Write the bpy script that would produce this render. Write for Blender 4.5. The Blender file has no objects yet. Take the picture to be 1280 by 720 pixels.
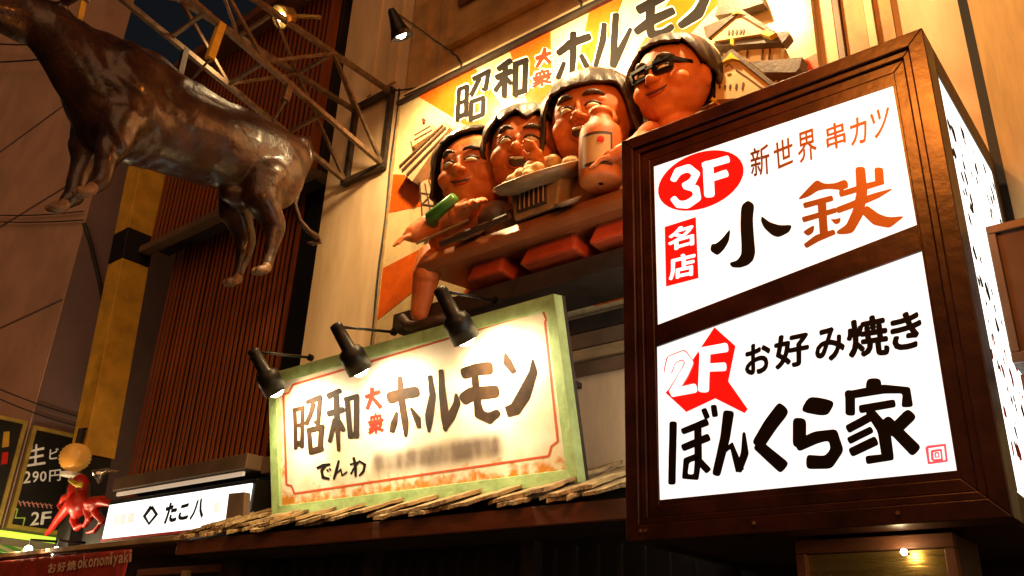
import bpy, bmesh, math, random
from mathutils import Vector, Matrix, noise
random.seed(7)
SC = bpy.context.scene
COL = SC.collection
R_ = math.radians

# ------------------------------------------------------------------ camera
FPX = 1089.07                      # focal length in photo pixels (1280 wide)
HEAD, PIT, ROLL = R_(39.947), R_(23.745), R_(2.5286)
EYE = Vector((0, 0, 1.6))
fwd = Vector((-math.sin(HEAD)*math.cos(PIT), math.cos(HEAD)*math.cos(PIT), math.sin(PIT)))
rgt = Vector((math.cos(HEAD), math.sin(HEAD), 0))
upv = rgt.cross(fwd)
cr = math.cos(ROLL)*rgt + math.sin(ROLL)*upv
cu = -math.sin(ROLL)*rgt + math.cos(ROLL)*upv
cam_d = bpy.data.cameras.new('camera'); cam = bpy.data.objects.new('camera', cam_d); COL.objects.link(cam)
cam_d.sensor_width = 36; cam_d.lens = FPX/1280*36; cam_d.clip_end = 3000; cam_d.clip_start = 0.05
M = Matrix((cr, cu, -fwd)).transposed().to_4x4(); M.translation = EYE
cam.matrix_world = M
SC.camera = cam

# ------------------------------------------------------------------ sky, moonlit dusk, exposure
W = bpy.data.worlds.new('World'); SC.world = W; W.use_nodes = True
nt = W.node_tree; bg = nt.nodes['Background']
sky = nt.nodes.new('ShaderNodeTexSky'); sky.sky_type = 'NISHITA'; sky.sun_disc = False
sky.sun_elevation = R_(-2.0); sky.sun_rotation = R_(150)
nt.links.new(sky.outputs[0], bg.inputs[0]); bg.inputs[1].default_value = 0.06
sun_d = bpy.data.lights.new('sun', 'SUN'); sun_d.energy = 0.95; sun_d.angle = R_(60); sun_d.color = (1, .47, .19)
sun = bpy.data.objects.new('sun', sun_d); COL.objects.link(sun)
sun.rotation_euler = (R_(64), 0, R_(38))      # the glow of the street, from over the roadway
vs = SC.view_settings
vs.view_transform = 'Standard'; vs.look = 'None'; vs.gamma = 1; vs.exposure = 0.0; vs.use_curve_mapping = False
SC.cycles.use_denoising = True
SC.cycles.max_bounces = 6
SC.cycles.sample_clamp_indirect = 4

WARM = (1.0, .66, .30)

# ------------------------------------------------------------------ helpers: pixels to rays
def ray(x, y):
    d = cr*((x-640)/FPX) - cu*((y-360)/FPX) + fwd
    return d
def onY(x, y, Y): d = ray(x, y); return EYE + d*(Y/d.y)
def onX(x, y, X): d = ray(x, y); return EYE + d*(X/d.x)
def onZ(x, y, Z): d = ray(x, y); return EYE + d*((Z-EYE.z)/d.z)
class Plane:
    def __init__(s, p, n): s.p = Vector(p); s.n = Vector(n).normalized()
    def at(s, x, y, lift=0):
        d = ray(x, y); t = (s.p + s.n*lift - EYE).dot(s.n)/d.dot(s.n)
        return EYE + d*t

# ------------------------------------------------------------------ materials
MATS = {}
def mat(name, col, rough=.6, var=.25, scale=6, bump=.15, metal=0, coat=0, col2=None, stretch=(1,1,1), emit=None, estr=0, detail=6, spec=.5):
    if name in MATS: return MATS[name]
    m = bpy.data.materials.new(name); m.use_nodes = True; t = m.node_tree; b = t.nodes['Principled BSDF']
    tc = t.nodes.new('ShaderNodeTexCoord'); mp = t.nodes.new('ShaderNodeMapping'); mp.inputs['Scale'].default_value = stretch
    t.links.new(tc.outputs['Object'], mp.inputs[0])
    nz = t.nodes.new('ShaderNodeTexNoise'); nz.inputs['Scale'].default_value = scale; nz.inputs['Detail'].default_value = detail
    nz.inputs['Roughness'].default_value = .62
    t.links.new(mp.outputs[0], nz.inputs[0])
    cr_ = t.nodes.new('ShaderNodeValToRGB')
    a = [c*(1-var) for c in col] if col2 is None else list(col2)
    cr_.color_ramp.elements[0].position = .32; cr_.color_ramp.elements[1].position = .68
    cr_.color_ramp.elements[0].color = (*a, 1); cr_.color_ramp.elements[1].color = (*[min(1, c*(1+var*.4)) for c in col], 1)
    t.links.new(nz.outputs[0], cr_.inputs[0]); t.links.new(cr_.outputs[0], b.inputs['Base Color'])
    rr = t.nodes.new('ShaderNodeMapRange'); rr.inputs[3].default_value = max(.03, rough-.12); rr.inputs[4].default_value = min(1, rough+.12)
    t.links.new(nz.outputs[0], rr.inputs[0]); t.links.new(rr.outputs[0], b.inputs['Roughness'])
    b.inputs['Metallic'].default_value = metal; b.inputs['Coat Weight'].default_value = coat; b.inputs['Coat Roughness'].default_value = .12
    b.inputs['Specular IOR Level'].default_value = spec
    if bump:
        n2 = t.nodes.new('ShaderNodeTexNoise'); n2.inputs['Scale'].default_value = scale*4; n2.inputs['Detail'].default_value = 5
        t.links.new(mp.outputs[0], n2.inputs[0])
        bp = t.nodes.new('ShaderNodeBump'); bp.inputs['Strength'].default_value = bump; bp.inputs['Distance'].default_value = .02
        t.links.new(n2.outputs[0], bp.inputs['Height']); t.links.new(bp.outputs[0], b.inputs['Normal'])
    if emit:
        b.inputs['Emission Color'].default_value = (*emit, 1); b.inputs['Emission Strength'].default_value = estr
    MATS[name] = m; return m
def glow(name, col, s, var=.1, scale=1.2, stretch=(1,1,1)):
    m = bpy.data.materials.new(name); m.use_nodes = True; t = m.node_tree; b = t.nodes['Principled BSDF']
    tc = t.nodes.new('ShaderNodeTexCoord'); mp = t.nodes.new('ShaderNodeMapping'); mp.inputs['Scale'].default_value = stretch
    nz = t.nodes.new('ShaderNodeTexNoise'); nz.inputs['Scale'].default_value = scale
    mr = t.nodes.new('ShaderNodeMapRange'); mr.inputs[3].default_value = s*(1-var); mr.inputs[4].default_value = s*(1+var)
    t.links.new(tc.outputs['Object'], mp.inputs[0]); t.links.new(mp.outputs[0], nz.inputs[0]); t.links.new(nz.outputs[0], mr.inputs[0])
    b.inputs['Base Color'].default_value = (*[c*.8 for c in col], 1); b.inputs['Roughness'].default_value = .25
    b.inputs['Emission Color'].default_value = (*col, 1); t.links.new(mr.outputs[0], b.inputs['Emission Strength'])
    MATS[name] = m; return m

cream = mat('cream render', (.80, .61, .38), .75, .22, 2.6, .12, col2=(.60, .42, .23), stretch=(1, 1, .22))
tan = mat('tan wall', (.60, .43, .18), .7, .35, 1.3, .2, stretch=(3, 3, .4))
brownwall = mat('ochre boards', (.56, .33, .13), .6, .4, 2.0, .2)
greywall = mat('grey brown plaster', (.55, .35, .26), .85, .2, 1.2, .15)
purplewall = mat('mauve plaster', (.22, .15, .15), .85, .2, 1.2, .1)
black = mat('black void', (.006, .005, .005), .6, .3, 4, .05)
blackmetal = mat('black enamel', (.007, .006, .005), .42, .3, 9, .05, coat=.05, spec=.3)
slatm = mat('red brown slat', (.30, .075, .018), .45, .5, 5, .15, stretch=(1, 1, .12))
slatback = mat('dark slat backing', (.02, .009, .006), .8, .4, 4, .1)
darkwood = mat('dark varnished wood', (.036, .009, .003), .36, .65, 13, .12, coat=.0, stretch=(.3, 1, .3), spec=.5)
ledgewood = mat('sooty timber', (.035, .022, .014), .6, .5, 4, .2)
redwood = mat('red brown timber', (.16, .055, .022), .55, .5, 5, .25, stretch=(.25, 1, 1))
palewood = mat('pale weathered timber', (.42, .29, .14), .75, .45, 6, .4, stretch=(.3, 1, 1))
shingle = mat('weathered bark shingle', (.48, .33, .14), .9, .5, 7, .9, col2=(.16, .10, .04), stretch=(2.2, .5, 1))
greenp = mat('pale green paint', (.38, .52, .20), .7, .3, 5, .3, col2=(.22, .32, .10))
fasciam = mat('brown sheet metal', (.16, .10, .055), .45, .3, 4, .05)
steel = mat('rusty steel', (.26, .17, .10), .45, .5, 12, .2, metal=.55)
steeldk = mat('dark steel', (.07, .05, .035), .5, .5, 12, .2, metal=.4)
yellow = mat('yellow paint', (.74, .43, .04), .55, .3, 3, .1)
bronze = mat('brown lacquered bull', (.050, .018, .007), .36, .6, 5, .45, metal=.0, coat=.25, col2=(.014, .006, .004))
hoofm = mat('horn', (.22, .12, .06), .4, .4, 9, .2)
whitep = mat('white paint', (.80, .78, .70), .5, .1, 5, .05)
redp = mat('red paint', (.62, .022, .008), .6, .15, 5, .05, spec=.2)
inkm = mat('brush ink', (.007, .005, .004), .7, .3, 14, .05, spec=.15)
inkbrown = mat('worn brown brush paint', (.045, .021, .008), .7, .6, 9, .15, col2=(.016, .009, .005), spec=.15)
asphalt = mat('asphalt', (.05, .05, .05), .85, .3, 30, .3)
paver = mat('pavement', (.22, .20, .18), .8, .3, 8, .3)
brass = mat('brass sheet', (.55, .36, .10), .30, .4, 3, .12, metal=.85, stretch=(.3, 1, 4))
glassbrown = mat('smoked glass', (.16, .10, .06), .12, .3, 2, 0)
cable = mat('cable', (.02, .018, .017), .6, .2, 5, 0)
boardblk = mat('chalkboard black', (.008, .008, .007), .5, .3, 4, .05)
redbanner = mat('red cloth', (.32, .025, .015), .8, .35, 4, .2)
redtoy = mat('red lacquer', (.50, .016, .008), .45, .4, 6, .2, coat=.1)

# ------------------------------------------------------------------ mesh builder
class MB:
    def __init__(s): s.v = []; s.f = []
    def quad8(s, c):
        i = len(s.v); s.v += [Vector(p) for p in c]
        s.f += [(i, i+3, i+2, i+1), (i+4, i+5, i+6, i+7), (i, i+1, i+5, i+4), (i+1, i+2, i+6, i+5), (i+2, i+3, i+7, i+6), (i+3, i, i+4, i+7)]
        return s
    def box(s, x0, x1, y0, y1, z0, z1):
        return s.quad8([(x0, y0, z0), (x1, y0, z0), (x1, y1, z0), (x0, y1, z0), (x0, y0, z1), (x1, y0, z1), (x1, y1, z1), (x0, y1, z1)])
    def bar(s, a, b, w, h=None, up=(0, 0, 1)):
        a, b = Vector(a), Vector(b); h = h or w; d = (b-a).normalized(); u = Vector(up)
        if abs(d.dot(u)) > .98: u = Vector((1, 0, 0))
        r = d.cross(u).normalized()*w/2; q = r.cross(d).normalized()*h/2
        return s.quad8([a-r-q, a+r-q, a+r+q, a-r+q, b-r-q, b+r-q, b+r+q, b-r+q])
    def tube(s, pts, rad, n=8, cap=True):
        pts = [Vector(p) for p in pts]; rad = rad if isinstance(rad, (list, tuple)) else [rad]*len(pts)
        base = len(s.v); ref = None
        for k, p in enumerate(pts):
            d = (pts[min(k+1, len(pts)-1)] - pts[max(k-1, 0)]).normalized()
            if ref is None: ref = d.orthogonal().normalized()
            ref = (ref - d*ref.dot(d)); ref = ref.normalized() if ref.length > 1e-6 else d.orthogonal().normalized()
            q = d.cross(ref)
            for j in range(n):
                a = 2*math.pi*j/n; s.v.append(p + (ref*math.cos(a) + q*math.sin(a))*rad[k])
        for k in range(len(pts)-1):
            for j in range(n):
                a, b = base+k*n+j, base+k*n+(j+1) % n; s.f.append((a, b, b+n, a+n))
        if cap:
            s.f.append(tuple(base+j for j in range(n))[::-1]); e = base+(len(pts)-1)*n; s.f.append(tuple(e+j for j in range(n)))
        return s
    def lathe(s, p, d, prof, n=20):
        "prof: (distance along d, radius)"
        p = Vector(p); d = Vector(d).normalized(); r = d.orthogonal().normalized(); q = d.cross(r); base = len(s.v)
        for (h, rr) in prof:
            for j in range(n):
                a = 2*math.pi*j/n; s.v.append(p + d*h + (r*math.cos(a)+q*math.sin(a))*max(rr, 1e-4))
        for k in range(len(prof)-1):
            for j in range(n):
                a, b = base+k*n+j, base+k*n+(j+1) % n; s.f.append((a, b, b+n, a+n))
        return s
    def poly(s, pts, nrm=None, th=0):
        i = len(s.v); n = len(pts); pts = [Vector(p) for p in pts]; s.v += pts; s.f.append(tuple(range(i, i+n)))
        if th:
            nn = Vector(nrm).normalized()*th; s.v += [p - nn for p in pts]
            for k in range(n): s.f.append((i+k, i+n+k, i+n+(k+1) % n, i+(k+1) % n))
        return s
    def build(s, name, m, parent=None, smooth=False, bevel=0):
        me = bpy.data.meshes.new(name); me.from_pydata(s.v, [], s.f); me.update()
        o = bpy.data.objects.new(name, me); COL.objects.link(o)
        bm = bmesh.new(); bm.from_mesh(me); bmesh.ops.recalc_face_normals(bm, faces=bm.faces[:]); bm.to_mesh(me); bm.free()
        if m: me.materials.append(m)
        if smooth:
            for p in me.polygons: p.use_smooth = True
        if bevel:
            b = o.modifiers.new('bevel', 'BEVEL'); b.width = bevel; b.segments = 2; b.limit_method = 'ANGLE'
        if parent: par(o, parent)
        return o
def par(o, p):
    o.parent = p; q = p; inv = Matrix.Identity(4)
    o.matrix_parent_inverse = world_of(p).inverted()
def world_of(o):
    m = o.matrix_basis.copy()
    if o.parent: m = world_of(o.parent) @ o.matrix_parent_inverse @ m
    return m
def thing(name, label, cat, loc=(0, 0, 0), group=None):
    o = bpy.data.objects.new(name, None); COL.objects.link(o); o.location = loc; o.empty_display_size = .2
    return tag(o, label, cat, group)
def tag(o, label=None, cat=None, group=None, kind=None):
    if label: o['label'] = label
    if cat: o['category'] = cat
    if group: o['group'] = group
    if kind: o['kind'] = kind
    return o
def box(name, m, parent, x0, x1, y0, y1, z0, z1, bevel=0): return MB().box(x0, x1, y0, y1, z0, z1).build(name, m, parent, bevel=bevel)

# ------------------------------------------------------------------ lettering: brush strokes and glyphs traced on a plane
def stroke_poly(pts):
    "pts: (x, y, w) in pixels -> outline polygon in pixels"
    L, Rr = [], []
    n = len(pts)
    for k in range(n):
        x, y, w = pts[k]
        if k == 0: dx, dy = pts[1][0]-x, pts[1][1]-y
        elif k == n-1: dx, dy = x-pts[k-1][0], y-pts[k-1][1]
        else:
            ax, ay = x-pts[k-1][0], y-pts[k-1][1]; bx, by = pts[k+1][0]-x, pts[k+1][1]-y
            la, lb = math.hypot(ax, ay) or 1, math.hypot(bx, by) or 1
            dx, dy = ax/la+bx/lb, ay/la+by/lb
        l = math.hypot(dx, dy) or 1; nx, ny = -dy/l, dx/l
        j = random.uniform(-.04, .04)*w
        L.append((x+nx*w/2+j, y+ny*w/2+j)); Rr.append((x-nx*w/2+j, y-ny*w/2-j))
    return L + Rr[::-1]
def soften(pl, r=.2, it=2):
    for _ in range(it):
        out = []
        for k in range(len(pl)):
            a, b = pl[k], pl[(k+1) % len(pl)]
            out += [(a[0]+(b[0]-a[0])*r, a[1]+(b[1]-a[1])*r), (a[0]+(b[0]-a[0])*(1-r), a[1]+(b[1]-a[1])*(1-r))]
        pl = out; r = .25
    return pl
class Pen:
    "zoom window: photo = origin + z/scale"
    def __init__(s, ox, oy, sc): s.o = (ox, oy); s.s = sc
    def P(s, x, y): return (s.o[0]+x/s.s, s.o[1]+y/s.s)
    def strokes(s, lst, dw=0):
        out = []
        for st in lst:
            if isinstance(st, tuple):       # (w, x0,y0,x1,y1,...)
                w = st[0]; c = st[1:]; pts = [(c[i], c[i+1], w+dw) for i in range(0, len(c), 2)]
            else: pts = [(a, b, w+dw) for (a, b, w) in st]
            w_ = pts[0][2]; a, b = pts[0], pts[-1]
            # let short blunt ends run a touch long so softened corners keep their length
            def ext(p, q, e): l = math.hypot(p[0]-q[0], p[1]-q[1]) or 1; return (p[0]+(p[0]-q[0])/l*e, p[1]+(p[1]-q[1])/l*e, p[2])
            closed = (a[0], a[1]) == (b[0], b[1])
            if not closed: pts = [ext(pts[0], pts[1], pts[0][2]*.10)]+list(pts[1:-1])+[ext(pts[-1], pts[-2], pts[-1][2]*.10)]
            pl = stroke_poly(pts)
            # split the long sides so only the corners round off
            den = []
            for k in range(len(pl)):
                p, q_ = pl[k], pl[(k+1) % len(pl)]; L_ = math.hypot(q_[0]-p[0], q_[1]-p[1]); m_ = max(1, int(L_/max(12, w_*.8)))
                den += [(p[0]+(q_[0]-p[0])*i/m_+random.uniform(-.012, .012)*w_*(i > 0), p[1]+(q_[1]-p[1])*i/m_+random.uniform(-.012, .012)*w_*(i > 0)) for i in range(m_)]
            out.append([s.P(*p) for p in (soften(den) if not closed else pl)])
        return out
    def polys(s, lst, soft=False): return [[s.P(*p) for p in (soften(pl, .18, 2) if soft else pl)] for pl in lst]
def Q(pen, *c): return [pen.P(c[i], c[i+1]) for i in range(0, 8, 2)]
def paint(name, polys, plane, m, parent, lift=.004, th=.003, step=.0004):
    mb = MB()
    for i, pl in enumerate(polys):
        mb.poly([plane.at(x, y, lift+th+i*step) for x, y in pl], plane.n, th)
    return mb.build(name, m, parent)
def glyph(ch, quad, plane, m, parent, bold=.02, lift=.004, name='painted_character'):
    c = bpy.data.curves.new('g', 'FONT'); c.body = ch; c.resolution_u = 3
    o = bpy.data.objects.new('g', c); COL.objects.link(o)
    me = bpy.data.meshes.new_from_object(o.evaluated_get(bpy.context.evaluated_depsgraph_get()))
    bpy.data.objects.remove(o); bpy.data.curves.remove(c)
    xs = [v.co.x for v in me.vertices]; ys = [v.co.y for v in me.vertices]
    x0, x1, y0, y1 = min(xs), max(xs), min(ys), max(ys)
    tl, tr, br, bl = quad
    src = [v.co.copy() for v in me.vertices]; fcs = [tuple(p.vertices) for p in me.polygons]; bpy.data.meshes.remove(me)
    V2, F2 = [], []; reps = [(0, 0)] if bold < .01 else [(0, 0)]+[(bold*math.cos(a), bold*math.sin(a)) for a in (0, .785, 1.57, 2.356, 3.14, 3.93, 4.71, 5.5)]
    for k, (ddx, ddy) in enumerate(reps):
        F2 += [tuple(i+len(V2) for i in f) for f in fcs]; V2 += [(c.x+ddx, c.y+ddy, k) for c in src]
    me = bpy.data.meshes.new(name); me.from_pydata(V2, [], F2); x0 -= bold; x1 += bold; y0 -= bold; y1 += bold
    for v in me.vertices:
        kz = v.co.z*.0003
        u = (v.co.x-x0)/max(x1-x0, 1e-6); w = (v.co.y-y0)/max(y1-y0, 1e-6)
        px = (tl[0]*(1-u)+tr[0]*u)*w + (bl[0]*(1-u)+br[0]*u)*(1-w)
        py = (tl[1]*(1-u)+tr[1]*u)*w + (bl[1]*(1-u)+br[1]*u)*(1-w)
        v.co = plane.at(px, py, lift+kz)
    me.materials.clear(); me.materials.append(m); me.name = name
    ob = bpy.data.objects.new(name, me); COL.objects.link(ob); par(ob, parent); return ob

# ------------------------------------------------------------------ sculpting: union of soft blobs made one skin
def ball(bm, c, r, rot=None, sub=3):
    ret = bmesh.ops.create_icosphere(bm, subdivisions=sub, radius=1)
    mt = Matrix.Translation(c) @ (rot or Matrix.Identity(4)) @ Matrix.Diagonal((*r, 1))
    bmesh.ops.transform(bm, matrix=mt, verts=ret['verts'])
def limb(bm, pts, rad, n=14):
    mb = MB(); mb.tube(pts, rad, n); vs_ = [bm.verts.new(v) for v in mb.v]
    for f in mb.f: bm.faces.new([vs_[i] for i in f])
    for p, r in ((pts[0], rad[0]), (pts[-1], rad[-1])): ball(bm, Vector(p), (r, r, r), sub=2)
    for p, r in zip(pts[1:-1], rad[1:-1]): ball(bm, Vector(p), (r, r, r), sub=2)
def skin(name, bm, voxel, m, parent, smooth=4, disp=None):
    me = bpy.data.meshes.new('tmp'); bmesh.ops.recalc_face_normals(bm, faces=bm.faces[:]); bm.to_mesh(me); bm.free()
    o = bpy.data.objects.new('tmp', me); COL.objects.link(o)
    r = o.modifiers.new('r', 'REMESH'); r.mode = 'VOXEL'; r.voxel_size = voxel; r.use_smooth_shade = True
    s = o.modifiers.new('s', 'SMOOTH'); s.iterations = smooth; s.factor = .5
    out = bpy.data.meshes.new_from_object(o.evaluated_get(bpy.context.evaluated_depsgraph_get()))
    bpy.data.objects.remove(o); bpy.data.meshes.remove(me)
    if disp:
        out.update()
        ns = [v.normal.copy() for v in out.vertices]
        for v, n in zip(out.vertices, ns): v.co += n*disp(v.co)
    for p in out.polygons: p.use_smooth = True
    out.materials.clear(); out.materials.append(m); out.name = name
    ob = bpy.data.objects.new(name, out); COL.objects.link(ob)
    if parent: par(ob, parent)
    return ob

# ================================================================== GROUND
g = MB().box(-400, 400, -400, 400, -.3, 0).build('ground', asphalt); tag(g, kind='structure')
pv = MB().box(-40, 40, 4.0, 30, .001, .12).build('pavement', paver); tag(pv, kind='structure')

# ================================================================== CREAM BUILDING (main facade, plane Y = 6)
cb = thing('cream_building', 'cream rendered building carrying the painted relief board', 'building', (-4.4, 6, 0))
XL, XR = -8.17, -.76
box('wall', cream, cb, XL, XR, 6.0, 14, 2.9, 16)
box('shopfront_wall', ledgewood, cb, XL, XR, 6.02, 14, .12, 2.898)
# left pilaster and its shallow ribs
box('pilaster', cream, cb, XL+.004, -6.86, 5.93, 5.998, 3.3, 15.9)
for x0, x1, d in ((-7.55, -7.47, .025), (-7.2, -7.02, .03)):
    box('rib', cream, cb, x0, x1, 5.93-d, 5.928, 8.35, 15)
box('wall_panel', brownwall, cb, -6.84, -1.5, 5.955, 5.998, 7.95, 15)
for x0, x1, d in ((-6.78, -6.52, .05), (-6.3, -6.18, .03)):
    box('rib', brownwall, cb, x0, x1, 5.953-d, 5.953, 8.02, 15)
box('cornice', brownwall, cb, -6.1, -1.5, 5.86, 5.953, 8.42, 8.55, .01)
box('cornice', cream, cb, -6.82, -1.5, 5.83, 5.953, 7.90, 8.0, .01)
for x in (-5.95, -4.2, -2.5):
    w = box('window', black, cb, x, x+1.35, 5.945, 5.953, 9.1, 10.6)
    MB().box(x-.06, x+1.41, 5.90, 5.943, 9.03, 9.095).box(x-.06, x-.003, 5.90, 5.943, 9.095, 10.6).box(x+1.353, x+1.41, 5.90, 5.943, 9.095, 10.6).build('window_frame', redwood, w)
# right hand trims beside the mural
for x0, x1, d, m_ in ((-1.76, -1.66, .06, cream), (-1.645, -1.60, .09, fasciam), (-1.59, -1.42, .05, brownwall), (-1.41, -1.35, .08, cream), (-1.345, -1.22, .04, brownwall)):
    box('trim', m_, cb, x0, x1, 6-d, 5.999, 3.3, 15)
# boards and cream panel under the mural ledge
for k, (z0, z1, m_) in enumerate(((4.36, 4.50, ledgewood), (4.21, 4.35, fasciam), (4.10, 4.20, palewood))):
    box('board', m_, cb, -6.7, -1.8, 5.90-.0*k, 5.998, z0, z1, .006)
box('board', fasciam, cb, -6.7, -1.8, 5.93, 5.998, 3.98, 4.09, .006)
# dark shopfront below
for x in (-8.0, -6.2, -4.4, -2.75):
    box('post', ledgewood, cb, x, x+.12, 5.5, 5.62, .12, 2.54)
box('transom', ledgewood, cb, -8.1, -2.7, 5.52, 5.60, 2.1, 2.2)
for k in range(26):
    x = -7.8+k*.2
    box('lattice_bar', ledgewood, cb, x, x+.03, 5.64, 5.67, .5, 2.5)

# ================================================================== NEIGHBOUR ON THE RIGHT
rb = thing('tan_building', 'tan stained wall beyond the black joint right of the lightbox', 'building', (1.5, 6, 0))
box('wall', tan, rb, -.69, 5.5, 5.9, 14, .12, 16)
box('joint', black, rb, -.757, -.692, 5.93, 13, .12, 16)
for x in (.1, .9, 1.7, 2.5, 3.3): box('rib', tan, rb, x, x+.08, 5.86, 5.898, .12, 15.8)

# ================================================================== SLATTED BUILDING
lb = thing('slatted_building', 'dark building faced with red brown vertical timber slats', 'building', (-10.8, 6.5, 0))
box('wall', slatback, lb, -13.0, -8.18, 6.75, 14, .12, 10.9)
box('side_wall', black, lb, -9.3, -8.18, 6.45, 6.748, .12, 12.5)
n = 29; x0, x1 = -12.75, -9.46
sl = MB().box(-.027, .027, -.008, .008, 3.55, 7.9).build('slat', slatm, lb); sl.location = (x0, 6.5, 0); par(sl, lb)
for k in range(1, n):
    c = sl.copy(); COL.objects.link(c); c.location.x = x0+(x1-x0)*k/(n-1)+random.uniform(-.010, .010); c.rotation_euler.z = random.uniform(-.12, .12); c.location.z += random.uniform(-.02, .02); par(c, lb)
box('edge_board', slatm, lb, -9.40, -9.31, 6.44, 6.56, 3.55, 7.9)
# projecting upper bay
n = 34; x0, x1 = -12.8, -8.80
s2 = MB().box(-.029, .029, -.008, .008, 7.72, 11.0).build('slat', slatm, lb); s2.location = (x0, 6.05, 0); par(s2, lb)
for k in range(1, n):
    c = s2.copy(); COL.objects.link(c); c.location.x = x0+(x1-x0)*k/(n-1)+random.uniform(-.006, .006); par(c, lb)
box('edge_board', slatm, lb, -8.76, -8.66, 5.98, 6.10, 7.72, 11.3)
box('bay_backing', slatback, lb, -12.9, -8.64, 6.14, 6.44, 7.72, 11.0)
box('bay_rail', fasciam, lb, -12.95, -8.62, 5.94, 6.12, 7.60, 7.715, .01)
box('bay_rail', fasciam, lb, -8.70, -8.60, 6.122, 6.44, 7.60, 7.715, .01)
box('eave_beam', redwood, lb, -13.1, -8.3, 5.7, 6.3, 11.0, 11.16)
# dark return joint next to cream pilaster
box('joint', black, lb, -8.60, -8.19, 6.3, 6.44, .12, 14)
# fascia above the small sign
box('fascia', fasciam, lb, -11.25, -8.36, 5.55, 6.4, 3.53, 3.70, .01)
box('fascia_return', fasciam, lb, -8.355, -8.0, 5.75, 6.4, 3.50, 3.69, .01)
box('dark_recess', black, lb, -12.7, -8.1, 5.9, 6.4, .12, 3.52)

# ================================================================== YELLOW COLUMN
yc = thing('yellow_column', 'yellow painted square column with a black band beside the slats', 'column', (-12.8, 6, 0))
def leaning(z0, z1, w, m_, name):
    def c(z): t = (z-4.2)/5.2; return -12.88-.50*t, 5.95
    a, b = c(z0), c(z1); h = w
    MB().quad8([(a[0]-h, a[1]-h, z0), (a[0]+h, a[1]-h, z0), (a[0]+h, a[1]+h, z0), (a[0]-h, a[1]+h, z0), (b[0]-h, b[1]-h, z1), (b[0]+h, b[1]-h, z1), (b[0]+h, b[1]+h, z1), (b[0]-h, b[1]+h, z1)]).build(name, m_, yc, bevel=.01)
leaning(4.22, 7.42, .23, yellow, 'shaft'); leaning(7.43, 7.98, .235, black, 'band'); leaning(7.99, 11.2, .23, yellow, 'shaft')
leaning(.12, 4.21, .2, black, 'plinth')

# ================================================================== LEFT BUILDINGS
l1 = thing('plaster_building', 'brown plastered building with a bare corner behind the bull', 'building', (-17, 5.6, 0))
box('wall', greywall, l1, -16.3, -14.5, 5.6, 8, .12, 11.8)
box('wall', greywall, l1, -30, -16.302, 5.6, 6.1, .12, 21)
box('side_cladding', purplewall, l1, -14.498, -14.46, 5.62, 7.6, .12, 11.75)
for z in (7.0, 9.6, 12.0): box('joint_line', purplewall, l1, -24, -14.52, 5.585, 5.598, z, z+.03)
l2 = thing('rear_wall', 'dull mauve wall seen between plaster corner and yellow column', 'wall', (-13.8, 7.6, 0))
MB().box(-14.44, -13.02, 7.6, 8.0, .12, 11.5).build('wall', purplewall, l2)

# ================================================================== PAINTED RELIEF BOARD (mural)
mur = thing('relief_board', 'large sunburst board with four carved diners and brush lettering', 'sign board', (-4.3, 5.9, 5))
MY = 5.86
mp = Plane((0, MY, 0), (0, -1, 0))
creamp = mat('cream sign paint', (.74, .57, .29), .28, .2, 3, .04, coat=.8)
orangep = mat('orange sign paint', (.70, .115, .008), .28, .2, 4, .04, coat=.8)
ma, mb_, mz0, mz1 = -6.80, -1.80, 4.55, 7.86
box('panel', creamp, mur, ma, mb_, MY, 5.95, mz0, mz1)
# frame strip on top
box('frame', ledgewood, mur, ma-.04, mb_+.04, MY-.05, 5.95, mz1+.002, mz1+.05)
box('frame', palewood, mur, ma-.035, ma-.002, MY-.012, 5.95, mz0, mz1)
# sunburst rays from the centre
cx, cz = -4.43, 6.0
def hit(a):
    dx, dz = math.cos(a), math.sin(a); t = 1e9
    for lim, d, o in ((ma, dx, cx), (mb_, dx, cx), (mz0, dz, cz), (mz1, dz, cz)):
        if abs(d) > 1e-6:
            q = (lim-o)/d
            if q > 0: t = min(t, q)
    return (cx+dx*t, cz+dz*t)
corners = [(ma, mz0), (ma, mz1), (mb_, mz0), (mb_, mz1)]
for d0, d1 in ((122, 138), (93, 109.5), (66, 78), (34, 49), (-9, 6), (159.5, 171), (188, 202), (220, 238), (254, 270), (288, 304), (322, 338)):
    a0, a1 = R_(d0), R_(d1)
    p0, p1 = hit(a0), hit(a1); pts = [(cx, cz), p0]
    for c in corners:
        ac = math.atan2(c[1]-cz, c[0]-cx) % (2*math.pi)
        if a0 < ac < a1 or a0 < ac-2*math.pi < a1: pts.append(c)
    pts.append(p1)
    MB().poly([(x, MY-.004, z) for x, z in pts], (0, -1, 0), .003).build('sun_ray', orangep, mur)

# --- brush lettering with white outline
Pm1, Pm2 = Pen(550, 50, 5.54), Pen(690, 0, 5.54)
def mural_char(pen, st, m_=inkm, ow=26):
    paint('letter_outline', pen.strokes(st, ow), mp, whitep, mur, .006, .002, .00012)
    return paint('painted_character', pen.strokes(st, 6), mp, m_, mur, .012, .002, .00015)
sho = [(24, 132, 345, 120, 560), (26, 188, 318, 178, 530), (22, 125, 346, 198, 314), (22, 128, 440, 185, 418), (26, 122, 535, 182, 508),
       (26, 225, 272, 345, 212), (25, 275, 262, 215, 385), (25, 336, 214, 314, 345), (20, 314, 345, 290, 335), (24, 208, 432, 308, 394), (25, 216, 428, 209, 562), (25, 300, 398, 294, 522), (24, 208, 548, 300, 512)]
wa = [(36, 492, 138, 398, 205), (34, 385, 262, 500, 212), (32, 452, 180, 444, 395), (26, 440, 265, 380, 355), (26, 458, 262, 495, 305),
      (36, 525, 168, 520, 390), (34, 508, 172, 610, 135), (34, 594, 138, 584, 362), (34, 512, 372, 592, 348)]
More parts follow.
